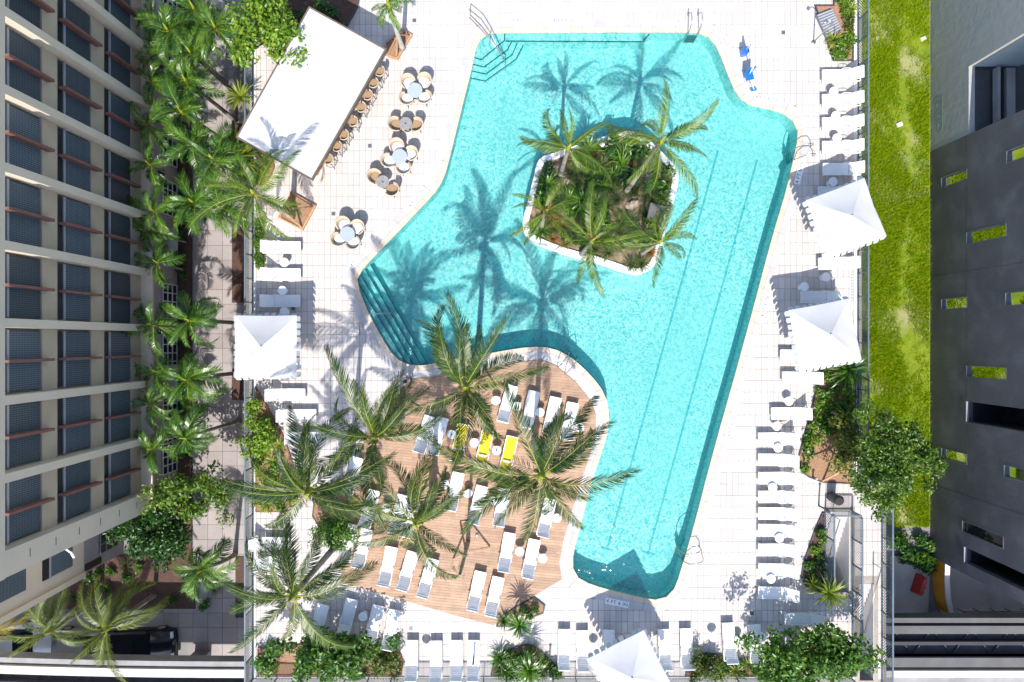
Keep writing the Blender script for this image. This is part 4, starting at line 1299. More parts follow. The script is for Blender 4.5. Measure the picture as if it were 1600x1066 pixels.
bistro(624.4, 244.7, 'blue_top', 'pale round bistro table, third from the top', [(620, 228, 'top'), (642, 240, 'right'), (607, 251, 'left'), (631, 262, 'bottom')], 'middle pale bistro table')
bistro(598, 284, 'grey_top', 'grey bistro table with two chairs nearest the pool', [(585.5, 276, 'upper left'), (612.5, 296, 'lower right')], 'lower grey bistro table', False)
bistro(542.5, 366, 'blue_top', 'pale round bistro table standing lowest, nearest the left loungers', [(536.5, 350, 'upper left'), (558.5, 355, 'upper right'), (529, 374, 'lower left'), (552, 379, 'lower right')], 'lowest bistro table')
m = MB(); m.lathe(0, 0, [(.17, .70), (.20, .72), (.20, .76), (.17, .775)], 18); BS_SEAT = m.mesh('seat', M['wicker'])
m = MB(); vs, fs = [], []
for i in range(13):
    t = math.pi + math.radians(-95 + 190 * i / 12)
    for r, z in ((.205, .74), (.235, .93), (.205, .94), (.185, .76)): vs.append((r * math.cos(t), r * math.sin(t), z))
for i in range(12):
    for j in range(4): fs.append((i * 4 + j, (i + 1) * 4 + j, (i + 1) * 4 + (j + 1) % 4, i * 4 + (j + 1) % 4))
m.add(vs, fs, True); BS_BACK = m.mesh('backrest', M['cream'])
m = MB(); m.tube([(.14, 0, .71), (.25, 0, 0)], .013, 6); BS_LEG = m.mesh('leg', M['dark_metal'])
m = MB(); m.tube([(.215 * math.cos(k * math.pi / 8), .215 * math.sin(k * math.pi / 8), .25) for k in range(17)], .010, 6, False); BS_RING = m.mesh('foot_ring', M['dark_metal'])
for i, (x, y) in enumerate([(594, 113), (584, 131), (575, 150), (565, 169), (552, 191), (538, 212), (527.5, 230), (513.5, 250)]):
    X, Y = gz(x, y, .74)
    t = thing('bar_stool', f'wicker bar stool at the bar, {ORD[i]} from the top', 'bar stool', (X, Y, 0), bar_dir + rnd.uniform(-.25, .25), 'bar stools along the bar')
    inst('seat', BS_SEAT, t); inst('backrest', BS_BACK, t); inst('foot_ring', BS_RING, t)
    for k in range(4): inst('leg', BS_LEG, t, (0, 0, 0), (0, 0, math.pi / 4 + k * math.pi / 2))
    t.scale = (1.25, 1.25, 1.05)

# ================================================================ PLANTS
def frond_mesh(name, L, leaf, width, n, droop, curve, seed, material, sweep=0.0, fullness=1.0, stalk=.016, vee=.25, fan=62):
    r = random.Random(seed)
    m = MB()
    N = 14
    P, T = [Vector((0, 0, 0))], []
    for i in range(N):
        s_ = (i + .5) / N
        ph = -droop * s_ ** 1.4
        ps = curve * s_ ** 1.2
        d = Vector((math.cos(ph) * math.cos(ps), math.cos(ph) * math.sin(ps), math.sin(ph)))
        T.append(d); P.append(P[-1] + d * (L / N))
    m.m = 1
    m.tube(P, [stalk * (1 - .8 * i / N) for i in range(N + 1)], 4)
    m.m = 0
    for i in range(n):
        s_ = .12 + .88 * (i + r.uniform(-.3, .3)) / n
        s_ = min(.995, max(.1, s_))
        k = min(N - 1, int(s_ * N))
        p = P[k].lerp(P[k + 1], s_ * N - k)
        d = T[k]
        side = d.cross(Vector((0, 0, 1))).normalized()
        up = side.cross(d).normalized()
        prof = min(1, .45 + 2.2 * (s_ - .1)) * (1 - .62 * max(0, (s_ - .45) / .55) ** 1.5)
        for sg in (-1, 1):
            if r.random() > fullness: continue
            ll = leaf * prof * r.uniform(.85, 1.12)
            a = math.radians(fan - 30 * s_) + sg * sweep + r.uniform(-.10, .10)
            fwd = math.cos(a); out = math.sin(a)
            dr = d * fwd + side * (sg * out) + up * (vee - .30 * s_ + r.uniform(-.10, .10))
            dr.normalize()
            w = width * r.uniform(.8, 1.15)
            e = p + dr * (ll * .5)
            tip = p + dr * (ll * .93) + Vector((0, 0, -1)) * (ll * r.uniform(.16, .42))
            wv = d * (w / 2)
            m.add([p - wv * .5, p + wv * .5, e + wv, e - wv, tip], [(0, 1, 2, 3), (3, 2, 4)])
    return m.mesh(name, [material, M['rachis']])
FR = {}
VAR = ((1.15, .55, .10), (1.45, .8, .12), (.95, .35, .18), (1.9, 1.1, .05), (1.3, .25, .2), (1.6, .9, .22), (.75, .6, .1))
for key, mt in (('coco', 'coco'), ('coco_y', 'coco_y'), ('ll', 'll_palm'), ('yel', 'yellow_palm')):
    FR[key] = [frond_mesh('frond', 4.0, .74, .052, 92, dr, cu, 10 + i, M[mt], sw * 1.4, .90, .027, .22, 50) for i, (dr, cu, sw) in enumerate(VAR)]
FR['plaza'] = [frond_mesh('frond', 2.25, .64, .066, 42, dr, cu, 30 + i, M['plaza_palm'], sw, .95, .022, .45) for i, (dr, cu, sw) in enumerate(((1.5, .3, .1), (2.0, -.45, .05), (1.25, .1, -.15), (2.3, .6, 0), (1.7, -.2, .2)))]
FR['dry'] = [frond_mesh('frond', 2.3, .5, .04, 26, 2.0, .3, 50, M['dry'], 0, .7), frond_mesh('frond', 2.6, .45, .04, 24, 1.6, -.4, 51, M['dry'], 0, .6)]
def palm(name, label, cpx, cz, kind='coco', base=None, bz=0.0, nf=15, size=1.0, tr=.16, seed=1, group=None, wind=None, dry=3, brace=False, pitch=(1.3, -.45), bark='trunk', tilt=None):
    r = random.Random(seed)
    c = g3(cpx[0], cpx[1], cz)
    b = Vector((c.x, c.y, bz)) if base is None else Vector((*gz(base[0], base[1], bz), bz))
    t = thing(name, label, 'palm tree', tuple(b), 0, group)
    d = c - b
    pts, rs = [], []
    n = 12
    for i in range(n + 1):
        s_ = i / n
        q = Vector((d.x * s_ ** 1.5, d.y * s_ ** 1.5, d.z * s_))
        pts.append(q + b); rs.append(tr * (1.25 - .25 * min(1, s_ * 6)) * (1 - .35 * s_) * (1.06 if i % 2 else 1))
    m = MB(); m.tube(pts, rs, 9); m.build('trunk', M[bark], t)
    top = d
    if kind in ('plaza',):
        m = MB(); m.tube([c - Vector((0, 0, .55)), c - Vector((0, 0, .2)), c + Vector((0, 0, .15))], [tr * .75, tr * .95, tr * .4], 8); m.build('crownshaft', M['rachis'], t)
    if nf:
        m = MB(); m.tube([c - Vector((0, 0, .35)), c, c + Vector((.03, .02, .35)), c + Vector((.08, .05, .9 * size))], [tr * .8, tr * 1.05, tr * .55, .015], 8); m.build('crown_heart', M['rachis'], t)
        if kind in ('coco', 'coco_y') and size > .9:
            for k in range(5):
                a = k * 1.3 + seed; x_, y_ = c.x + .24 * math.cos(a), c.y + .24 * math.sin(a)
                m = MB(); m.lathe(x_, y_, [(.02, c.z - .36), (.09, c.z - .30), (.11, c.z - .22), (.07, c.z - .12), (.02, c.z - .1)], 8); m.build('coconut', M['rachis'], t)
    fr = FR[kind]
    for k in range(nf):
        u = k / max(1, nf - 1)
        yaw = k * 2.39996 + r.uniform(-.55, .55) + seed
        if wind: yaw += wind[1] * math.sin(wind[0] - yaw)
        p_ = pitch[0] + (pitch[1] - pitch[0]) * u ** .85 + r.uniform(-.1, .1)
        s_ = size * (r.uniform(.68, 1.10) if u > .15 else .75)
        bend = 1 if math.sin((wind[0] if wind else 1.4) - yaw) > 0 else -1
        if r.random() < .15: bend = -bend
        inst('frond', fr[r.randrange(len(fr))], t, top + Vector((0, 0, .05 - .1 * u)), (r.uniform(-.6, .6), -p_, yaw), (s_, s_ * bend, s_))
    for k in range(dry):
        inst('dry_frond', FR['dry'][k % 2], t, top + Vector((0, 0, -.12)), (r.uniform(-.3, .3), .38 + r.uniform(-.25, .3), r.uniform(0, 6.28)), (size * 1.0,) * 3)
    if brace:
        for k in range(brace if isinstance(brace, int) and brace > 1 else 3):
            a = seed + k * 2 * math.pi / 3
            f_ = Vector((math.cos(a), math.sin(a), 0))
            m = MB(); m.bar(b + f_ * 1.15 + Vector((0, 0, .05)), b + f_ * .15 + Vector((0, 0, 1.35)), .09, .05); m.build('brace', M['timber'], t)
        m = MB(); m.lathe(b.x, b.y, [(tr * 1.1 + .05, bz + 1.25), (tr * 1.1 + .05, bz + 1.45)], 10); m.build('brace_collar', M['timber'], t)
    return t
# big palms on and around the wooden deck
palm('coconut_palm', 'large coconut palm overhanging the pool edge at the top of the wooden deck', (727, 605), 7.9, seed=31, brace=True, nf=19, wind=(1.9, .55))
palm('coconut_palm', 'large coconut palm at the right side of the wooden deck reaching over the pool', (846, 742), 8.4, seed=5, brace=True, nf=20, size=1.08, wind=(1.2, .45))
palm('coconut_palm', 'large coconut palm in the middle of the wooden deck', (650, 815), 6.5, seed=8, brace=True, nf=19, size=.95, wind=(1.5, .4))
palm('coconut_palm', 'large coconut palm over the left corner of the wooden deck', (585, 682), 7.0, seed=11, brace=True, nf=19, wind=(1.4, .6))
palm('coconut_palm', 'coconut palm leaning over the left planting bed', (482, 768), 8.2, seed=3, nf=18, base=(548, 742), wind=(1.6, .8))
palm('coconut_palm', 'coconut palm at the lower left corner above the loungers', (458, 930), 7.2, seed=14, nf=19, size=1.02, wind=(1.9, .75))
palm('coconut_palm', 'coconut palm leaning over the left end of the white bar roof', (398, 303), 5.2, 'coco_y', base=(456, 338), bz=.1, seed=9, nf=15, size=.78, dry=1)
palm('stripped_palm', 'bare thin palm trunk with a withered crown, propped by timber braces', (718, 900), 5.3, base=(731, 848), bz=.046, seed=4, nf=0, dry=5, size=.35, tr=.10, brace=True, bark='trunk')
palm('young_palm', 'short palm with a pale trunk in the wooden box above the bar roof', (607, 8), 4.3, 'plaza', base=(629, 76), bz=.1, seed=6, nf=9, size=.55, tr=.13, dry=0, bark='trunk_pale')
# island palms
palm('island_palm', 'palm at the upper left corner of the pool island', (888, 232), 5.3, 'coco_y', bz=.3, wind=(.9, .35), seed=21, nf=12, size=.66, tr=.12, group='palms on the pool island', dry=1)
palm('island_palm', 'leaning palm at the upper right corner of the pool island', (1032, 222), 5.4, 'coco_y', base=(978, 300), bz=.3, seed=22, nf=12, size=.80, tr=.13, group='palms on the pool island', wind=(.4, .6), dry=1)
palm('island_palm', 'palm at the left edge of the pool island', (852, 332), 4.3, 'coco_y', bz=.3, wind=(.9, .35), seed=23, nf=11, size=.54, tr=.11, group='palms on the pool island', dry=0)
palm('island_palm', 'yellowish palm at the lower middle of the pool island', (925, 377), 5.0, 'coco_y', bz=.3, wind=(.9, .35), seed=24, nf=13, size=.74, tr=.12, group='palms on the pool island', dry=0)
palm('island_palm', 'palm at the lower right corner of the pool island', (1030, 378), 4.6, 'coco_y', bz=.3, wind=(.9, .35), seed=25, nf=11, size=.64, tr=.11, group='palms on the pool island', dry=0)
# palms along the hotel, crowns from top to bottom
TALL = [(305, 15), (265, 50), (338, 45), (300, 85), (293, 128), (285, 175), (300, 225), (335, 250), (305, 318), (345, 325), (297, 500), (292, 592), (290, 683)]
for i, p in enumerate(TALL):
    palm('walkway_palm', f'bright green palm over the hotel walkway, {ORD[i]} from the top of the taller row', p, rnd.uniform(1.8, 2.6), 'plaza', bz=GZ, seed=40 + i, nf=15, size=rnd.uniform(.85, 1.0), wind=(.2, .25), tr=.12, group='taller palms along the hotel walkway', dry=0)
SMALL = [(240, 30), (245, 78), (238, 130), (232, 195), (236, 258), (242, 330), (228, 362), (247, 410), (240, 508), (246, 580), (236, 630), (240, 700)]
for i, p in enumerate(SMALL):
    cz = rnd.uniform(-.2, .8)
    palm('slender_palm', f'small slender palm close to the hotel wall, {ORD[i]} from the top', p, cz, 'plaza', base=(288 + rnd.uniform(-2, 6), 533 + (p[1] - 533) * .90), bz=GZ, seed=60 + i, nf=10, size=rnd.uniform(.72, .9), tr=.06, group='slender palms against the hotel wall', dry=0)
palm('walkway_palm', 'bright green palm above the grey paving in the lower left', (318, 888), .6, 'plaza', base=(368, 866), bz=GZ, seed=81, nf=15, size=1.0, tr=.13, dry=0)
palm('street_palm', 'windblown palm with a tuft of fronds over the white parked car', (80, 985), .2, 'll', bz=GZ, seed=83, nf=18, size=.70, tr=.14, wind=(1.7, .9), dry=0)
palm('street_palm', 'windblown palm beside the hotel mulch bed over the dark car', (168, 982), .6, 'll', bz=GZ, seed=85, nf=19, size=.76, tr=.14, wind=(1.3, .9), dry=0)
palm('street_palm', 'palm with yellow fronds reaching in at the bottom left corner', (-28, 988), .6, 'yel', bz=GZ, seed=88, nf=9, size=.60, tr=.14, wind=(0, .7), dry=0)

# ---- leaf clouds
def leaf_cloud(name, centres, n_per, spread, size, material, seed, flat=.5, aspect=.55):
    r = np.random.default_rng(seed)
    c = np.repeat(np.array(centres, float), n_per, 0)
    n = len(c)
    sp = np.array(spread) if np.ndim(spread) else np.array((spread,) * 3)
    off = r.normal(0, 1, (n, 3)); off /= np.maximum(1e-6, np.linalg.norm(off, axis=1))[:, None]
    off *= (r.uniform(0, 1, n) ** .45)[:, None]
    p = c + off * sp
    nrm = off * np.array((1, 1, 1)) * .7 + r.normal(0, .45, (n, 3)) + np.array((0, 0, flat))
    nrm /= np.linalg.norm(nrm, axis=1)[:, None]
    a = np.cross(nrm, r.normal(0, 1, (n, 3))); a /= np.maximum(1e-6, np.linalg.norm(a, axis=1))[:, None]
    b = np.cross(nrm, a)
    s = (size * r.uniform(.6, 1.25, n))[:, None]
    v = np.empty((n, 6, 3))
    v[:, 0] = p - a * s * .5
    v[:, 1] = p - a * s * .1 + b * s * aspect * .5 + nrm * s * .06
    v[:, 2] = p + a * s * .25 + b * s * aspect * .36 + nrm * s * .02
    v[:, 3] = p + a * s * .55 - nrm * s * .10
    v[:, 4] = p + a * s * .25 - b * s * aspect * .36 + nrm * s * .02
    v[:, 5] = p - a * s * .1 - b * s * aspect * .5 + nrm * s * .06
    me = bpy.data.meshes.new(name)
    idx = np.array([0, 5, 4, 3, 0, 3, 2, 1])
    me.vertices.add(n * 6); me.loops.add(n * 8); me.polygons.add(n * 2)
    me.vertices.foreach_set('co', v.reshape(-1))
    me.loops.foreach_set('vertex_index', (np.arange(n)[:, None] * 6 + idx[None, :]).reshape(-1))
    me.polygons.foreach_set('loop_start', np.arange(n * 2) * 4)
    me.materials.append(material); me.update(calc_edges=True)
    return me
def tree(name, label, px, py, z, rad, base, bz, leaf, n_cl, n_per, size, seed, tr=.12, bark='trunk_brown', spread=.55, cat='tree'):
    """crown middle at photo px,py and height z; rad: metres; base: px on the deck (or street) of the trunk foot"""
    r = random.Random(seed)
    c = g3(px, py, z)
    bb = Vector((*gz(base[0], base[1], bz), bz))
    t = thing(name, label, cat, tuple(bb))
    cen = []
    while len(cen) < n_cl:
        q = Vector((r.uniform(-1, 1), r.uniform(-1, 1), r.uniform(-.7, 1)))
        l_ = q.length
        if l_ > 1 or l_ < .35: continue
        w = .95 + .24 * math.sin(3 * math.atan2(q.y, q.x) + seed) + .16 * math.sin(5 * math.atan2(q.y, q.x) + 2 * seed)
        cen.append((c.x + q.x * rad[0] * w, c.y + q.y * rad[1] * w, c.z + q.z * rad[2]))
    m = MB()
    fork = bb.lerp(Vector((c.x, c.y, c.z - rad[2] * .9)), .75)
    m.tube([bb, bb.lerp(fork, .5) + Vector((.06, .05, 0)), fork], [tr * 1.3, tr, tr * .8], 8)
    for k in r.sample(range(n_cl), min(n_cl, 16)):
        e = Vector(cen[k]); mid = fork.lerp(e, .5) + Vector((r.uniform(-.2, .2), r.uniform(-.2, .2), .15))
        m.tube([fork, mid, e, e + (e - mid) * .25], [tr * .55, tr * .32, tr * .14, tr * .06], 5)
    m.build('trunk', M[bark], t)
    me = leaf_cloud('crown', [(q[0] - bb.x, q[1] - bb.y, q[2] - bb.z) for q in cen], n_per, spread, size, leaf if not isinstance(leaf, str) else M[leaf], seed)
    inst('crown', me, t)
    return t
tree('broadleaf_tree', 'bright green broadleaf tree behind the white bar roof', 415, 38, 3.2, (1.75, 1.85, 1.1), (445, 75), .05, 'leaf_bright', 46, 85, .22, 3, tr=.10)
tree('broadleaf_tree', 'dense dark green tree at the lower corner of the hotel', 236, 832, -1.2, (1.95, 1.75, 1.5), (262, 812), GZ, 'leaf_deep', 55, 110, .20, 4, tr=.15)
tree('sparse_tree', 'sparse yellow-green tree spreading across the hotel walkway', 305, 775, .6, (2.5, 1.5, 1.0), (392, 757), GZ, 'leaf_fresh', 50, 48, .20, 5, tr=.08, spread=.48)
tree('broadleaf_tree', 'bushy green tree in the bottom left planting bed', 512, 1022, 1.7, (2.7, 1.05, .9), (515, 1030), .05, 'leaf', 62, 85, .21, 6, tr=.09, spread=.5)
tree('broadleaf_tree', 'wide green tree in the bottom right corner of the deck', 1262, 1025, 2.2, (3.0, 1.45, 1.0), (1240, 1030), .05, 'leaf', 75, 85, .22, 7, tr=.10, spread=.55)
tree('broadleaf_tree', 'tall leafy tree leaning over the right fence onto the grass', 1392, 722, 3.6, (2.05, 2.3, 1.1), (1306, 722), .05, 'leaf_fresh', 105, 80, .17, 8, tr=.10, spread=.44)
tree('leafy_bush', 'round bright green bush by the left fence below the umbrella', 400, 680, 1.0, (.95, 1.35, .7), (412, 690), .05, 'leaf_bright', 34, 70, .15, 9, tr=.05, spread=.4, cat='bush')
tree('feathery_bush', 'feathery deep green bush beside the mulched tree pit', 522, 828, 1.1, (1.05, 1.0, .8), (520, 812), .05, 'leaf', 40, 120, .11, 10, tr=.04, spread=.38, cat='bush')
tree('leafy_bush', 'green bush at the bottom left corner of the deck', 420, 1042, .7, (.6, .5, .4), (424, 1038), .05, 'leaf', 14, 70, .17, 12, tr=.04, spread=.35, cat='bush')
tree('leafy_bush', 'yellowish bush at the right end of the bottom left bed', 602, 1032, .7, (.9, .6, .4), (604, 1028), .05, 'leaf_olive', 22, 70, .13, 13, tr=.04, spread=.35, cat='bush')
tree('leafy_bush', 'yellow-green bush by the bottom fence right of the umbrella', 1104, 1040, .7, (.85, .55, .4), (1104, 1036), .05, 'leaf_olive', 20, 80, .12, 14, tr=.04, spread=.34, cat='bush')
tree('leafy_bush', 'dense green bush shading the right planting bed', 1318, 690, 1.1, (.9, 1.4, .6), (1312, 690), .05, 'leaf_olive', 34, 70, .15, 15, tr=.05, spread=.42, cat='bush')
# ---- small plants
def shrub_mesh(seed, mt, n=130, size=.16, rad=.32):
    r = random.Random(seed)
    return leaf_cloud('foliage', [(r.uniform(-rad, rad) * .6, r.uniform(-rad, rad) * .6, .18 + r.uniform(0, .2)) for _ in range(6)], n // 6, (rad * .75, rad * .75, .16), size, M[mt], seed)
def strap_mesh(seed, mt, n=34, L=.75, w=.05, rise=.9, droop=1.5):
    r = random.Random(seed); m = MB()
    for k in range(n):
        a = k * 2.4 + r.uniform(-.2, .2); el = rise * r.uniform(.25, 1.15); l_ = L * r.uniform(.7, 1.1)
        p = Vector((0, 0, .1)); pts = [p.copy()]
        for s_ in range(4):
            e = el - droop * (s_ / 4) ** 1.3
            p = p + Vector((math.cos(a) * math.cos(e), math.sin(a) * math.cos(e), math.sin(e))) * (l_ / 4); pts.append(p.copy())
        sd = Vector((-math.sin(a), math.cos(a), 0))
        ws = [.5, 1, 1, .7, .05]
        vs = []
        for q, ww in zip(pts, ws): vs += [q - sd * (w * ww / 2), q + sd * (w * ww / 2)]
        m.add(vs, [(2 * i, 2 * i + 2, 2 * i + 3, 2 * i + 1) for i in range(4)], True)
    return m.mesh('foliage', M[mt])
SHR = {
    'shrub': [shrub_mesh(i, 'leaf_bright') for i in range(4)],
    'shrub_deep': [shrub_mesh(10 + i, 'leaf_deep') for i in range(3)],
    'shrub_leaf': [shrub_mesh(16 + i, 'leaf') for i in range(3)],
    'shrub_olive': [shrub_mesh(20 + i, 'leaf_olive') for i in range(3)],
    'strap': [strap_mesh(i, 'strap') for i in range(3)],
    'strap_deep': [strap_mesh(8 + i, 'plaza_palm', 46, .8, .05, 1.2, 1.4) for i in range(3)],
    'tuft': [strap_mesh(20 + i, 'tuft', 90, .62, .016, 1.25, 1.3) for i in range(3)],
    'tuft_red': [strap_mesh(30 + i, 'tuft_red', 60, .5, .02, 1.2, 1.2) for i in range(2)],
    'fan': [strap_mesh(40 + i, 'strap', 70, 1.0, .055, 1.1, 1.0) for i in range(2)],
}
def plant(kind, x, y, z, s_, label, group, name='shrub'):
    o = inst(name, SHR[kind][rnd.randrange(len(SHR[kind]))], None, (x, y, z), (rnd.uniform(-.1, .1), rnd.uniform(-.1, .1), rnd.uniform(0, 6.28)), (s_, s_, s_ * rnd.uniform(.85, 1.15)))
    return tag(o, label, 'plant', group)
def scatter(p, n, dmin, margin=.16):
    q = offset(p, -margin); xs = [a[0] for a in q]; ys = [a[1] for a in q]; out = []
    for _ in range(n * 60):
        c = (rnd.uniform(min(xs), max(xs)), rnd.uniform(min(ys), max(ys)))
        if inside(c, q) and all(math.dist(c, o_) > dmin for o_ in out):
            out.append(c)
            if len(out) >= n: break
    return out
def plant_bed(key, kinds, n, dmin, s0, s1, label, group, keep=lambda x, y: True, z=.05, name='shrub', poly_=None):
    for (x, y) in scatter(poly_ or BEDP[key], n, dmin):
        if keep(800 + x / K, 533 - y / K): plant(rnd.choice(kinds), x, y, z, rnd.uniform(s0, s1), label, group, name)
plant_bed('northeast', ['shrub', 'shrub_olive', 'strap', 'shrub'], 44, .30, .8, 1.1, 'low leafy shrub in the top right corner bed', 'shrubs in the top right bed', lambda x, y: not (1270 < x < 1316 and 12 < y < 66))
plant_bed('right', ['shrub', 'shrub_leaf', 'shrub'], 60, .34, .75, 1.15, 'low bright shrub in the bed along the right fence', 'shrubs in the right bed', lambda x, y: y < 690 or x < 1266)
plant_bed('stair', ['shrub_leaf', 'shrub_deep', 'shrub'], 13, .32, .7, .95, 'low green shrub in the wedge bed beside the stairwell', 'shrubs beside the stairwell', lambda x, y: y > 815)
plant_bed('south', ['strap_deep', 'strap', 'tuft', 'shrub_leaf'], 30, .34, .75, 1.1, 'spiky plant in the rounded bed at the bottom fence', 'plants in the bottom middle bed', name='spiky_plant')
plant_bed('corner', ['shrub_deep', 'strap_deep', 'shrub_leaf'], 11, .42, .7, .95, 'leafy plant in the small bed at the tip of the wooden deck', 'plants at the tip of the wooden deck')
plant_bed('southeast', ['shrub_olive', 'shrub_leaf', 'strap'], 42, .38, .7, 1.1, 'low shrub in the bottom right corner bed', 'shrubs in the bottom right bed')
plant_bed('southwest', ['shrub_leaf', 'shrub_olive'], 16, .55, .7, 1.0, 'low shrub in the bottom left corner bed', 'shrubs in the bottom left bed', lambda x, y: x > 470)
plant_bed('west', ['shrub', 'shrub_leaf', 'strap'], 30, .4, .7, 1.0, 'low plant in the wedge bed along the left fence', 'plants in the left bed', lambda x, y: y > 650)
plant_bed('hedge', ['shrub', 'shrub_leaf'], 24, .14, .5, .65, 'clipped hedge plant in the narrow trough by the left fence', 'hedge in the narrow trough', poly_=offset(BEDP['hedge'], .12))
plant_bed('northwest', ['shrub_deep', 'shrub_leaf'], 16, .6, .8, 1.3, 'dark shrub in the shaded bed behind the bar roof', 'shrubs behind the bar roof')
plant_bed('bar', ['shrub', 'strap'], 6, .4, .6, .9, 'low plant at the left corner of the bar roof', 'plants at the bar corner')
isl_pl = ccw(offset(isl_in, -.05))
for i, (x, y) in enumerate(scatter(isl_pl, 105, .38, .08)):
    px, py = 800 + x / K, 533 - y / K
    open_ = (960 < px < 1010 and 300 < py < 345) or (950 < px < 1000 and 370 < py < 410) or (860 < px < 890 and 270 < py < 300)
    if open_ and rnd.random() < .8: continue
    kd = rnd.choice(['tuft', 'tuft', 'tuft', 'tuft', 'shrub_deep', 'shrub_leaf', 'tuft_red', 'strap_deep'])
    plant(kd, x, y, .30, rnd.uniform(.95, 1.45), {'tuft': 'tufted dark green grass on the pool island', 'shrub_deep': 'dark leafy shrub on the pool island', 'shrub_leaf': 'green leafy shrub on the pool island',
          'tuft_red': 'reddish grass tuft on the pool island', 'strap_deep': 'green strap-leaved plant on the pool island'}[kd], 'plants on the pool island: ' + kd.replace('_', ' '), 'grass_tuft' if 'tuft' in kd else 'shrub')
p = g(974, 279); plant('shrub', p[0], p[1], .3, .9, 'bright yellow-green shrub at the top middle of the pool island', None)
# accent plants
def accent(name, label, kind, px, py, z, s_, zc=.6):
    x, y = gz(px, py, zc)
    o = thing(name, label, 'plant', (x, y, z))
    f = inst('foliage', SHR[kind][rnd.randrange(len(SHR[kind]))], o, (0, 0, zc - .1 - z), (0, 0, rnd.uniform(0, 6)), (s_,) * 3)
    m = MB(); m.tube([(x, y, z), (x + .03, y, z + (zc - z) * .5), (x, y, zc)], [.05, .04, .04], 6); m.build('stem', M['trunk_brown'], o)
accent('spiky_palm_shrub', 'large upright spiky shrub above the right planting bed', 'strap_deep', 1322, 578, .05, 1.7, 1.2)
accent('spiky_palm_shrub', 'dark spiky shrub in the middle of the right planting bed', 'strap_deep', 1322, 650, .05, 1.3, .8)
accent('agave', 'yellow-green spiky agave at the foot of the stairwell', 'fan', 1293, 924, .05, 1.15, .9)
accent('agave', 'small yellow-green spiky plant left of the big stairwell agave', 'fan', 1270, 912, .05, .55, .5)
accent('strap_leaf_plant', 'drooping green strap-leaved plant at the tip of the wooden deck', 'strap_deep', 812, 975, .05, 1.25, 1.2)
accent('strap_leaf_plant', 'drooping green plant at the bottom fence in the middle bed', 'strap_deep', 826, 1046, .05, 1.3, 1.3)
accent('fan_palm', 'bright yellow-green fan palm at the left corner of the bar roof', 'fan', 378, 248, GZ, 1.5, .9)
accent('fan_palm', 'small yellow-green fan palm against the left edge of the bar roof', 'fan', 378, 152, GZ, .95, .9)
accent('fan_palm', 'bright fan palm partly hidden below the bar roof corner', 'fan', 368, 232, GZ, 1.1, .2)
for i, (px, py) in enumerate([(133, 898), (153, 897), (172, 895), (196, 902), (216, 888), (140, 925), (165, 920)]):
    x, y = gz(px, py, GZ + .3)
    plant('shrub_leaf', x, y, GZ + .06, .95, 'round green shrub in the mulch bed below the hotel corner', 'shrubs in the hotel mulch bed')
for i in range(12):
    x, y = -20.5 + rnd.uniform(-5, 3.5), rnd.uniform(-15, -12.8)
    plant(rnd.choice(['shrub_deep', 'tuft']), x, y, GZ + .06, rnd.uniform(.8, 1.2), 'dark ground plant in the shaded mulch bed at lower left', 'dark plants in the shaded mulch bed')
for i in range(26):
    x, y = rnd.uniform(-19.1, -18.6), rnd.uniform(-8.5, 19)
    plant(rnd.choice(['shrub_deep', 'shrub_leaf']), x, y, GZ + .06, rnd.uniform(.6, 1.0), 'low dark shrub at the foot of the hotel wall', 'shrubs at the foot of the hotel wall')
for i in range(16):
    x, y = rnd.uniform(21.3, 23.9), rnd.uniform(-13.0, -11.2)
    plant(rnd.choice(['shrub_deep', 'shrub_leaf']), x, y, GZ + .02, rnd.uniform(1.0, 1.6), 'dark shrub in the shade below the leaning leafy tree', 'shrubs below the leaning tree')
# ================================================================ SMALL THINGS
def rock(px, py, z, sx, sy, sz, label, seed):
    x, y = g(px, py)
    r = random.Random(seed); m = MB(); vs, fs = [], []
    n, k = 10, 6
    for i in range(k + 1):
        ph = math.pi * i / k - math.pi / 2
        for j in range(n):
            a = 2 * math.pi * j / n; w = 1 + r.uniform(-.22, .22)
            vs.append((math.cos(a) * math.cos(ph) * sx * w, math.sin(a) * math.cos(ph) * sy * w, math.sin(ph) * sz * w))
    for i in range(k):
        for j in range(n): fs.append((i * n + j, i * n + (j + 1) % n, (i + 1) * n + (j + 1) % n, (i + 1) * n + j))
    m.add(vs, fs, False)
    o = inst('boulder', m.mesh('boulder', M['rock']), None, (x, y, z), (0, 0, r.uniform(0, 3)))
    tag(o, label, 'rock')
for i, (px, py, sx, sy, lab) in enumerate([(878, 287, .40, .28, 'pinkish boulder near the upper left palm of the pool island'), (1010, 272, .75, .26, 'long tan boulder under the leaning palm of the pool island'), (902, 312, .24, .2, 'small boulder in the middle left of the pool island'),
        (1002, 384, .42, .22, 'grey boulder near the lower right palm of the pool island'), (862, 305, .25, .2, 'small boulder by the left wall of the pool island'), (985, 322, .35, .22, 'flat tan boulder in the middle of the pool island')]):
    rock(px, py, .36, sx, sy, .24, lab, i)
for i, (px, py, w, lab) in enumerate([(1442, 61, .22, 'white stone at the top of the grass strip'), (1405, 195, .26, 'pale flat stone in the middle of the grass strip')]):
    x, y = gz(px, py, GZ)
    m = MB(); m.box(0, 0, .06, w * 1.3, w, .12, .4, .8); o = inst('pale_stone', m.mesh('pale_stone', M['marker']), None, (x, y, GZ)); tag(o, lab, 'stone')
bx = thing('utility_box', 'grey electrical box at the right side of the pool island', 'box', (*g(1020, 338), .3))
m = MB(); m.box(*g(1020, 338), .55, .75, .85, .5, math.radians(-15)); m.build('cabinet', M['guide_steel'], bx)
m = MB(); m.box(*g(1020, 338), .82, .80, .9, .04, math.radians(-15)); m.build('lid', M['guide_shade'], bx)
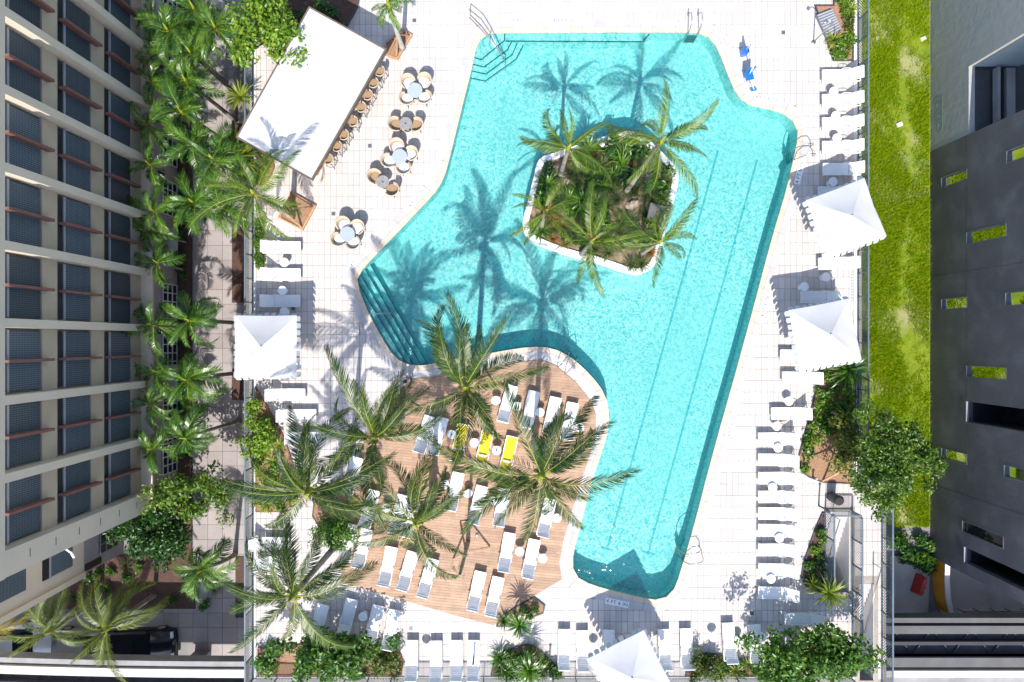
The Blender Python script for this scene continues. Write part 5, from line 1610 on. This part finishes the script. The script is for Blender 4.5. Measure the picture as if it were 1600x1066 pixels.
m = MB(); m.lathe(*g(1021, 337), [(.05, .84), (.05, .87)], 10); m.build('knob', M['red_plastic'], bx)
gl = thing('globe_lamp', 'white globe lamp at the top of the pool island', 'lamp', (*g(938, 232), .3))
m = MB(); m.tube([(*g(938, 232), .3), (*g(938, 232), .65)], .03, 6); m.build('stem', M['white_metal'], gl)
m = MB(); x, y = g(938, 232); m.lathe(x, y, [(.02, .64), (.10, .67), (.14, .76), (.10, .86), (.02, .89)], 16); m.build('globe', M['white_plastic'], gl)

# timber planter boxes with braced palms
def planter(label, pts, pals, seed):
    q = ccw(poly(pts)); c = (sum(p[0] for p in q) / len(q), sum(p[1] for p in q) / len(q))
    t = thing('timber_planter', label, 'planter', (*c, 0))
    m = MB(); m.prism([q, offset(q, -.08)[::-1]], 0, .16); m.build('frame', M['wood_box'], t)
    soil_sheet(ccw(offset(q, -.07)), .10, .02, t, M['mulch'], seed=seed)
    b = Vector((*g(*pals), .1))
    for k, p in enumerate(offset(q, -.12)[:4]):
        m = MB(); m.bar((p[0], p[1], .15), b + (Vector((p[0], p[1], .1)) - b) * .15 + Vector((0, 0, 1.3)), .09, .05); m.build('brace', M['timber'], t)
planter('timber tree box with diagonal braces right of the top of the bar roof', [(602, 69), (630, 47), (645, 56), (622, 95), (604, 88)], (629, 76), 3)
planter('large timber tree box with diagonal braces below the bar roof', [(448, 318), (455, 300), (495, 322), (474, 361), (435, 341)], (456, 338), 4)
# timber props in the right bed
for px, py, lab in ((1296, 725, 'lower'), (1312, 655, 'upper')):
    x, y = g(px, py)
    t = thing('timber_prop', f'{lab} triangle of timber props around a young tree in the right bed', 'tree prop', (x, y, .05))
    for a in (2.6, 4.3, 5.9):
        m = MB(); m.bar((x + math.cos(a) * .95, y + math.sin(a) * .95, .08), (x + .25 + math.cos(a) * .08, y + math.sin(a) * .08, 1.2), .09, .05); m.build('prop', M['timber'], t)

# ---- pool rails and ladders
def rail_thing(name, label, lines, r=.024, cat='pool rail', material='steel'):
    p = lines[0][0]
    t = thing(name, label, cat, (p[0], p[1], 0))
    for l_ in lines:
        m = MB(); m.tube(l_, r, 6); m.build('rail', M[material], t)
    return t
rail_thing('pool_handrail', 'long stainless hand rail down the corner steps at the top left of the pool', [
    [g3(735, 20, .0), g3(733, 14, .9), g3(752, 30, .9), g3(766, 51, .8), g3(789, 96, .2), g3(789, 102, -.7)], [g3(733, 27, .45), g3(750, 44, .45), g3(766, 62, .3), g3(788, 92, -.05)], [g3(765, 71, -.4), g3(766, 51, .8)]], .027)
rail_thing('pool_handrail', 'curved stainless hand rail crossing the left pool steps', [[g3(562, 522, 0), g3(561, 500, .85), g3(575, 491, .85), g3(612, 489, .2), g3(616, 496, -.6)]], .025)
def ladder(label, px, py, ang, z=.0):
    x, y = g(px, py)
    t = thing('pool_ladder', label, 'pool ladder', (x, y, 0), ang)
    for s_ in (-.26, .26):
        m = MB(); m.tube([(.85, s_, 0), (.80, s_, .45), (.62, s_, .78), (.3, s_, .84), (.0, s_, .62), (-.14, s_, .1), (-.16, s_, -1.0)], .024, 8); m.build('rail', M['steel'], t, local=True)
    for k in range(3):
        m = MB(); m.box(-.16, 0, -.28 - .25 * k, .12, .5, .03); m.build('tread', M['charcoal'], t, local=True)
ladder('stainless pool ladder at the top edge of the pool', 1082.5, 50, math.pi / 2)
ladder('stainless pool ladder on the upper right pool edge near the shaded loungers', 1243, 242, math.radians(12))
ladder('stainless pool ladder on the right pool edge near the bottom', 1070, 868, math.radians(15))
ladder('shaded pool ladder at the curved edge of the wooden deck', 893, 559, math.radians(-130))
# ---- pool lift
lf = thing('pool_lift', 'blue pool lift chair on the right side of the top deck', 'pool lift', (*g(1161, 92), 0))
x, y = g(1166, 124)
m = MB(); m.box(x, y, .45, .42, .42, .06, .25); m.build('seat', M['blue_plastic'], lf)
m = MB(); m.box(x - .02, y + .22, .72, .42, .07, .5, .25); m.build('backrest', M['blue_plastic'], lf)
m = MB(); x2, y2 = g(1176, 142); m.box(x2, y2, .18, .28, .14, .04, .25); m.build('footrest', M['blue_plastic'], lf)
m = MB(); x3, y3 = g(1159, 86); m.box(x3, y3, .35, .26, .30, .7, .2); m.build('motor_box', M['blue_plastic'], lf)
m = MB(); m.tube([(x3, y3, 0), (x3, y3, 1.25), (x3 + .1, y3 - .5, 1.35), (x, y + .2, 1.0), (x, y + .1, .5)], .04, 8); m.build('arm', M['white_metal'], lf)
m = MB(); m.box(x3, y3, .03, .5, .5, .06); m.build('base', M['white_metal'], lf)
m = MB(); m.tube([(x, y, .45), (x2, y2, .2)], .025, 6); m.build('leg_tube', M['white_metal'], lf)
# ---- depth markers, the letters as flat mesh
_tx = {}
def text_mesh(body):
    if body not in _tx:
        cu = bpy.data.curves.new('lettering', 'FONT'); cu.body = body; cu.size = .26; cu.align_x = 'CENTER'; cu.align_y = 'CENTER'; cu.extrude = .0015; cu.resolution_u = 3
        cu.space_character = 1.1
        o = bpy.data.objects.new('lettering', cu); COL.objects.link(o)
        dg = bpy.context.evaluated_depsgraph_get(); dg.update()
        me = bpy.data.meshes.new_from_object(o.evaluated_get(dg)); bpy.data.objects.remove(o)
        me.materials.clear(); me.materials.append(M['navy']); _tx[body] = me
    return _tx[body]
MK = [(808, 33, 0, '3 FT', 'at the top left of the pool'), (881, 33, 0, '4 FT 6 IN', 'at the middle of the top pool edge'), (1060, 34, 0, '3 FT', 'left of the top pool ladder'), (1197, 154, -9, '4 FT 6 IN', 'below the blue pool lift'),
      (718, 112, 78, '3 FT', 'left of the corner pool steps'), (650, 310, 52, '4 FT 6 IN', 'at the left pool bend near the bistro tables'), (553, 410, 48, '3 FT', 'at the left tip of the pool'), (1249, 270, 76, '4 FT 6 IN', 'in the umbrella shade at the upper right'),
      (1195, 479, 75, '4 FT 6 IN', 'at the middle of the right pool edge'), (1143, 666, 75, '4 FT 6 IN', 'in the lower half of the right pool edge'), (964, 942, -12, '4 FT 6 IN', 'in the umbrella shade at the bottom pool edge'), (1083, 860, 76, '3 FT', 'beside the lower right pool ladder'),
      (882, 848, 76, '4 FT 6 IN', 'at the lower right edge of the wooden deck'), (929, 682, 80, '3 FT', 'at the right edge of the wooden deck'), (877, 570, -42, '3 FT', 'beside the shaded pool ladder')]
for px, py, a, tx, lab in MK:
    x, y = g(px, py)
    t = thing('depth_marker', f'depth marker lettered {tx} {lab}', 'depth marker', (x, y, .016), math.radians(a))
    me = text_mesh(tx); w = max(v.co.x for v in me.vertices) * 2
    m = MB(); m.box(0, 0, .002, w + .12, .32, .004); m.build('plate', M['marker'], t, local=True)
    inst('lettering', me, t, (0, 0, .0065))
# ---- floor drains
for i, (px, py, lab) in enumerate([(647.5, 32, 'near the top timber tree box'), (578, 228, 'between the bar stools and the bistro tables'), (521, 334, 'left of the lowest bistro table'), (1224, 51, 'on the top right deck'), (642, 982, 'below the wooden deck'),
        (1175, 958, 'under the tree shadow at the lower right'), (1243, 815, 'beside the right-hand loungers'), (458, 482, 'under the left umbrella edge')]):
    x, y = g(px, py)
    t = thing('floor_drain', f'square metal floor drain {lab}', 'drain', (x, y, .003))
    m = MB(); m.box(0, 0, .002, .20, .20, .004); m.build('frame', M['guide_steel'], t, local=True)
    m = MB()
    for k in range(5): m.box(-.064 + k * .032, 0, .006, .014, .15, .005)
    m.build('grille', M['charcoal'], t, local=True)
# ---- long slotted grate by the right umbrella, louvred hatch in the top right bed
t = thing('slotted_grate', 'long green slotted grate beside the right fence between the umbrellas', 'grate', (*g(1331, 447), .0))
m = MB(); x, y = g(1331, 447); m.box(x, y, .012, .17, 1.6, .02); m.build('tray', M['white_metal'], t)
for k in range(20):
    m = MB(); m.box(x, y - .75 + k * .079, .034, .15, .034, .02); m.build('slat', M['sage'], t)
t = thing('metal_hatch', 'grey louvred metal hatch in the top right corner bed', 'hatch', (*g(1292, 38), .06))
qd = ccw(poly([(1273, 26), (1297, 17), (1312, 48.6), (1289, 61.7)]))
m = MB(); m.prism(qd, .06, .22); m.build('base', M['guide_steel'], t)
a0, a1, a2, a3 = [Vector(p) for p in poly([(1273, 26), (1297, 17), (1312, 48.6), (1289, 61.7)])]
for k in range(9):
    u = (k + .5) / 9
    pA, pB = a0.lerp(a3, u), a1.lerp(a2, u)
    m = MB(); m.bar((pA.x, pA.y, .235), (pB.x, pB.y, .235), .07, .02); m.build('louvre', M['frame_metal'], t)
# ---- outdoor shower and lamp posts
t = thing('outdoor_shower', 'slim white outdoor shower column at the top right of the deck', 'shower', (*g(1271, 66), 0))
x, y = g(1271, 66); m = MB(); m.tube([(x, y, 0), (x, y, 2.2), (x - .15, y + .05, 2.3), (x - .35, y + .05, 2.25)], .03, 8); m.build('column', M['steel'], t)
m = MB(); m.lathe(x - .36, y + .05, [(.11, 2.2), (.10, 2.23), (.03, 2.26)], 14); m.build('shower_head', M['steel'], t)
m = MB(); m.lathe(x, y, [(.12, 0), (.12, .02), (.05, .03)], 12); m.build('base', M['steel'], t)
for px, py, h, lab in ((858, 1040, 1.35, 'in the rounded bed at the bottom fence'), (741, 1022, 1.2, 'at the left tip of the rounded bottom bed'), (827, 1052, 2.6, 'rising from the middle of the rounded bottom bed'), (1103, 1031, .8, 'in the yellow-green bush by the bottom fence'),
        (1279, 790, 1.4, 'left of the stairwell'), (1256, 703, .5, 'in the left tip of the right bed'), (1269, 745, .5, 'at the lower edge of the right bed')):
    x, y = g(px, py)
    t = thing('garden_lamp', f'dark slim garden lamp post {lab}', 'lamp', (x, y, .02))
    m = MB(); m.tube([(x, y, .02), (x, y, h)], .045, 8); m.build('post', M['charcoal'], t)
    m = MB(); m.lathe(x, y, [(.06, h), (.075, h + .05), (.05, h + .1)], 12); m.build('lamp_head', M['frame_metal'], t)
# ---- bin at the stairwell
x, y = g(1298, 776)
t = thing('litter_bin', 'black cylindrical litter bin at the head of the stairwell', 'bin', (x, y, 0))
m = MB(); m.lathe(x, y, [(.22, 0), (.24, .05), (.24, .85), (.22, .88)], 18); m.build('body', M['charcoal'], t)
m = MB(); m.lathe(x, y, [(.25, .88), (.25, .93), (.15, 1.0)], 18); m.build('lid', M['rubber'], t)
# ---- folded towel shapes and straps near loungers
for px, py, lab in ((1222, 656, 'tan bag on the tiles beside the eleventh right-hand lounger'),):
    x, y = g(px, py)
    t = thing('beach_bag', lab, 'bag', (x, y, 0))
    m = MB(); m.box(x, y, .14, .34, .16, .26, .2, .8); m.build('body', M['wicker'], t)
    m = MB(); m.tube([(x - .1, y, .26), (x - .06, y, .4), (x + .06, y, .4), (x + .1, y, .26)], .012, 6); m.build('handle', M['timber'], t)
# ---- round plate lamp set in wood deck
for px, py in ((745, 836), (751, 640)):
    x, y = g(px, py)
    t = thing('deck_spotlight', f'small round steel spotlight in the wooden deck {"below" if py > 700 else "above"} the yellow loungers', 'spotlight', (x, y, .046))
    m = MB(); m.lathe(x, y, [(.09, .046), (.085, .10), (.05, .11)], 14); m.build('housing', M['guide_steel'], t)
    m = MB(); m.lathe(x, y, [(.05, .11), (.04, .12)], 12); m.build('lens', M['marker'], t)

# ================================================================ CARS on the street at the lower left
def car(label, x, y, ang, paint, L=4.6, W=1.82):
    t = thing('parked_car', label, 'car', (x, y, GZ), ang, 'cars parked below the hotel')
    prof = [(-.5, .32, .90), (-.49, .62, .94), (-.44, .78, .97), (-.2, .90, 1.0), (.18, .92, 1.0), (.32, .88, .99), (.45, .72, .93), (.5, .55, .85), (.5, .32, .82)]
    m = MB(); vs, fs = [], []
    for u, z, w in prof:
        for j, (yy, zz) in enumerate(((-1, .22), (-1.0, .5), (-.93, z), (0, z + .03), (.93, z), (1.0, .5), (1, .22))):
            vs.append((u * L, yy * W / 2 * w, max(.2, zz if j not in (1, 5) else min(.5, z))))
    for i in range(len(prof) - 1):
        for j in range(6): fs.append((i * 7 + j, i * 7 + j + 1, (i + 1) * 7 + j + 1, (i + 1) * 7 + j))
    fs += [tuple(range(7)), tuple(range((len(prof) - 1) * 7, len(prof) * 7))[::-1]]
    m.add(vs, fs, True); m.build('body', paint, t, local=True)
    xa, xb, xc, xd = -.42 * L, -.28 * L, .06 * L, .22 * L
    wb, wt = W * .45, W * .37
    m = MB(); m.add([(xb, -wt, 1.46), (xc, -wt, 1.46), (xc, wt, 1.46), (xb, wt, 1.46), ((xb + xc) / 2, 0, 1.50)], [(0, 1, 4), (1, 2, 4), (2, 3, 4), (3, 0, 4)], True); m.build('roof', paint, t, local=True)
    m = MB(); m.add([(xc, -wt, 1.46), (xd, -wb, .95), (xd, wb, .95), (xc, wt, 1.46)], [(0, 1, 2, 3)]); m.build('windscreen', M['car_glass'], t, local=True)
    m = MB(); m.add([(xb, -wt, 1.46), (xa, -wb, .95), (xa, wb, .95), (xb, wt, 1.46)], [(3, 2, 1, 0)]); m.build('rear_window', M['car_glass'], t, local=True)
    for s_ in (-1, 1):
        mid = (xb + xc) / 2
        m = MB(); m.add([(xa, s_ * wb, .95), (mid - .06, s_ * wb, .95), (mid - .06, s_ * wt, 1.46), (xb, s_ * wt, 1.46)], [(0, 1, 2, 3)]); m.build('side_window', M['car_glass'], t, local=True)
        m = MB(); m.add([(mid + .06, s_ * wb, .95), (xd, s_ * wb, .95), (xc, s_ * wt, 1.46), (mid + .06, s_ * wt, 1.46)], [(0, 1, 2, 3)]); m.build('side_window', M['car_glass'], t, local=True)
        m = MB(); m.add([(mid - .06, s_ * wb, .95), (mid + .06, s_ * wb, .95), (mid + .06, s_ * wt, 1.46), (mid - .06, s_ * wt, 1.46)], [(0, 1, 2, 3)]); m.build('door_pillar', paint, t, local=True)
        m = MB(); m.box(xd - .1, s_ * (W / 2 + .08), .98, .12, .2, .12); m.build('mirror', paint, t, local=True)
        m = MB(); m.box(.475 * L, s_ * W * .33, .66, .14, .34, .12); m.build('headlight', M['marker'], t, local=True)
        for xx in (-.31, .31):
            m = MB(); m.tube([(xx * L, s_ * (W / 2 - .2), .33), (xx * L, s_ * (W / 2 + .01), .33)], .33, 18); w = m.build('wheel', M['rubber'], t, local=True)
            m = MB(); m.tube([(xx * L, s_ * (W / 2 - .1), .33), (xx * L, s_ * (W / 2 + .02), .33)], .2, 12); m.build('rim', M['frame_metal'], w, local=True)
cx0 = gz(20, 1008, GZ + 1.0)
car('white van-like car half cut off at the bottom left edge', cx0[0], cx0[1], 0.02, M['car_white'], 4.9, 1.9)
cx1 = gz(133, 1014, GZ + .8); car('silver car under the windblown palm above the guideway', cx1[0], cx1[1], -.06, M['car_silver'], 2.9 * 1.5, 1.8)
cx2 = gz(226, 1012, GZ + .8); car('black car parked by the grey paving above the guideway', cx2[0] - .6, cx2[1], 0.03, M['car_black'], 4.4, 1.8)

# ================================================================ PERSON by the pool edge
def person(px, py, ang):
    x, y = g(px, py)
    t = thing('person', 'person with dark hair in a pale top standing under the palms at the pool edge', 'person', (x, y, .02), ang)
    J = {'pel': (0, 0, .95), 'bel': (0, 0, 1.10), 'che': (.02, 0, 1.30), 'nec': (.03, 0, 1.46), 'chin': (.05, 0, 1.54), 'head': (.06, 0, 1.64), 'top': (.05, 0, 1.72),
         'sl': (.0, .19, 1.40), 'el': (.06, .25, 1.14), 'wl': (.22, .20, .98), 'hl': (.30, .17, .96), 'sr': (.0, -.19, 1.40), 'er': (.08, -.25, 1.14), 'wr': (.26, -.18, 1.02), 'hr': (.34, -.15, 1.01),
         'hpl': (0, .10, .90), 'kl': (.06, .11, .50), 'al': (-.02, .12, .09), 'tl': (.15, .13, .04), 'hpr': (0, -.10, .90), 'kr': (.02, -.11, .50), 'ar': (-.06, -.12, .09), 'tr': (.11, -.13, .04)}
    R_ = {'pel': .14, 'bel': .125, 'che': .145, 'nec': .055, 'chin': .075, 'head': .095, 'top': .06, 'sl': .06, 'el': .042, 'wl': .03, 'hl': .032, 'sr': .06, 'er': .042, 'wr': .03, 'hr': .032,
          'hpl': .095, 'kl': .06, 'al': .04, 'tl': .035, 'hpr': .095, 'kr': .06, 'ar': .04, 'tr': .035}
    E = [('pel', 'bel'), ('bel', 'che'), ('che', 'nec'), ('nec', 'chin'), ('chin', 'head'), ('head', 'top'), ('che', 'sl'), ('sl', 'el'), ('el', 'wl'), ('wl', 'hl'), ('che', 'sr'), ('sr', 'er'), ('er', 'wr'), ('wr', 'hr'),
         ('pel', 'hpl'), ('hpl', 'kl'), ('kl', 'al'), ('al', 'tl'), ('pel', 'hpr'), ('hpr', 'kr'), ('kr', 'ar'), ('ar', 'tr')]
    for s_, k in ((1, 'hl'), (-1, 'hr')):
        h = J[k]
        for f in range(5):
            nm = f'{k}{f}'
            if f < 4: J[nm] = (h[0] + .075 - .008 * abs(f - 1.3), h[1] + (f - 1.5) * .022, h[2] - .03)
            else: J[nm] = (h[0] + .02, h[1] - s_ * .055, h[2] + .0)
            R_[nm] = .009; E.append((k, nm))
    def skin(keys, grow, name, material, lev=2):
        ks = [k for k in keys]
        me = bpy.data.meshes.new(name)
        ix = {k: i for i, k in enumerate(ks)}
        me.from_pydata([J[k] for k in ks], [(ix[a], ix[b]) for a, b in E if a in ix and b in ix], [])
        o = bpy.data.objects.new(name, me); COL.objects.link(o)
        md = o.modifiers.new('skin', 'SKIN')
        if not me.skin_vertices: me.skin_vertices.new(name='skin')
        for i, k in enumerate(ks):
            rr = R_[k] + grow
            me.skin_vertices[0].data[i].radius = (rr, rr * (1.0 if k not in ('che', 'bel', 'pel') else 1.0))
            me.skin_vertices[0].data[i].use_root = (i == 0)
        sb = o.modifiers.new('sub', 'SUBSURF'); sb.levels = lev; sb.render_levels = lev
        dg = bpy.context.evaluated_depsgraph_get(); dg.update()
        m2 = bpy.data.meshes.new_from_object(o.evaluated_get(dg)); bpy.data.objects.remove(o)
        m2.materials.clear(); m2.materials.append(material)
        for pgn in m2.polygons: pgn.use_smooth = True
        return inst(name, m2, t)
    skin(list(J), 0, 'body', M['skin'])
    skin(['pel', 'bel', 'che', 'sl', 'sr', 'nec'], .022, 'shirt', M['shirt'])
    skin(['pel', 'hpl', 'kl', 'hpr', 'kr'], .02, 'shorts', M['navy'])
    m = MB(); m.lathe(.045, 0, [(.085, 1.62), (.108, 1.66), (.105, 1.72), (.07, 1.77), (.02, 1.785)], 14); m.build('hair', M['hair'], t, local=True)
    m = MB(); m.lathe(.155, 0, [(.012, 1.615), (.016, 1.63), (.008, 1.655)], 6); m.build('nose', M['skin'], t, local=True)
person(642, 594, math.radians(160))
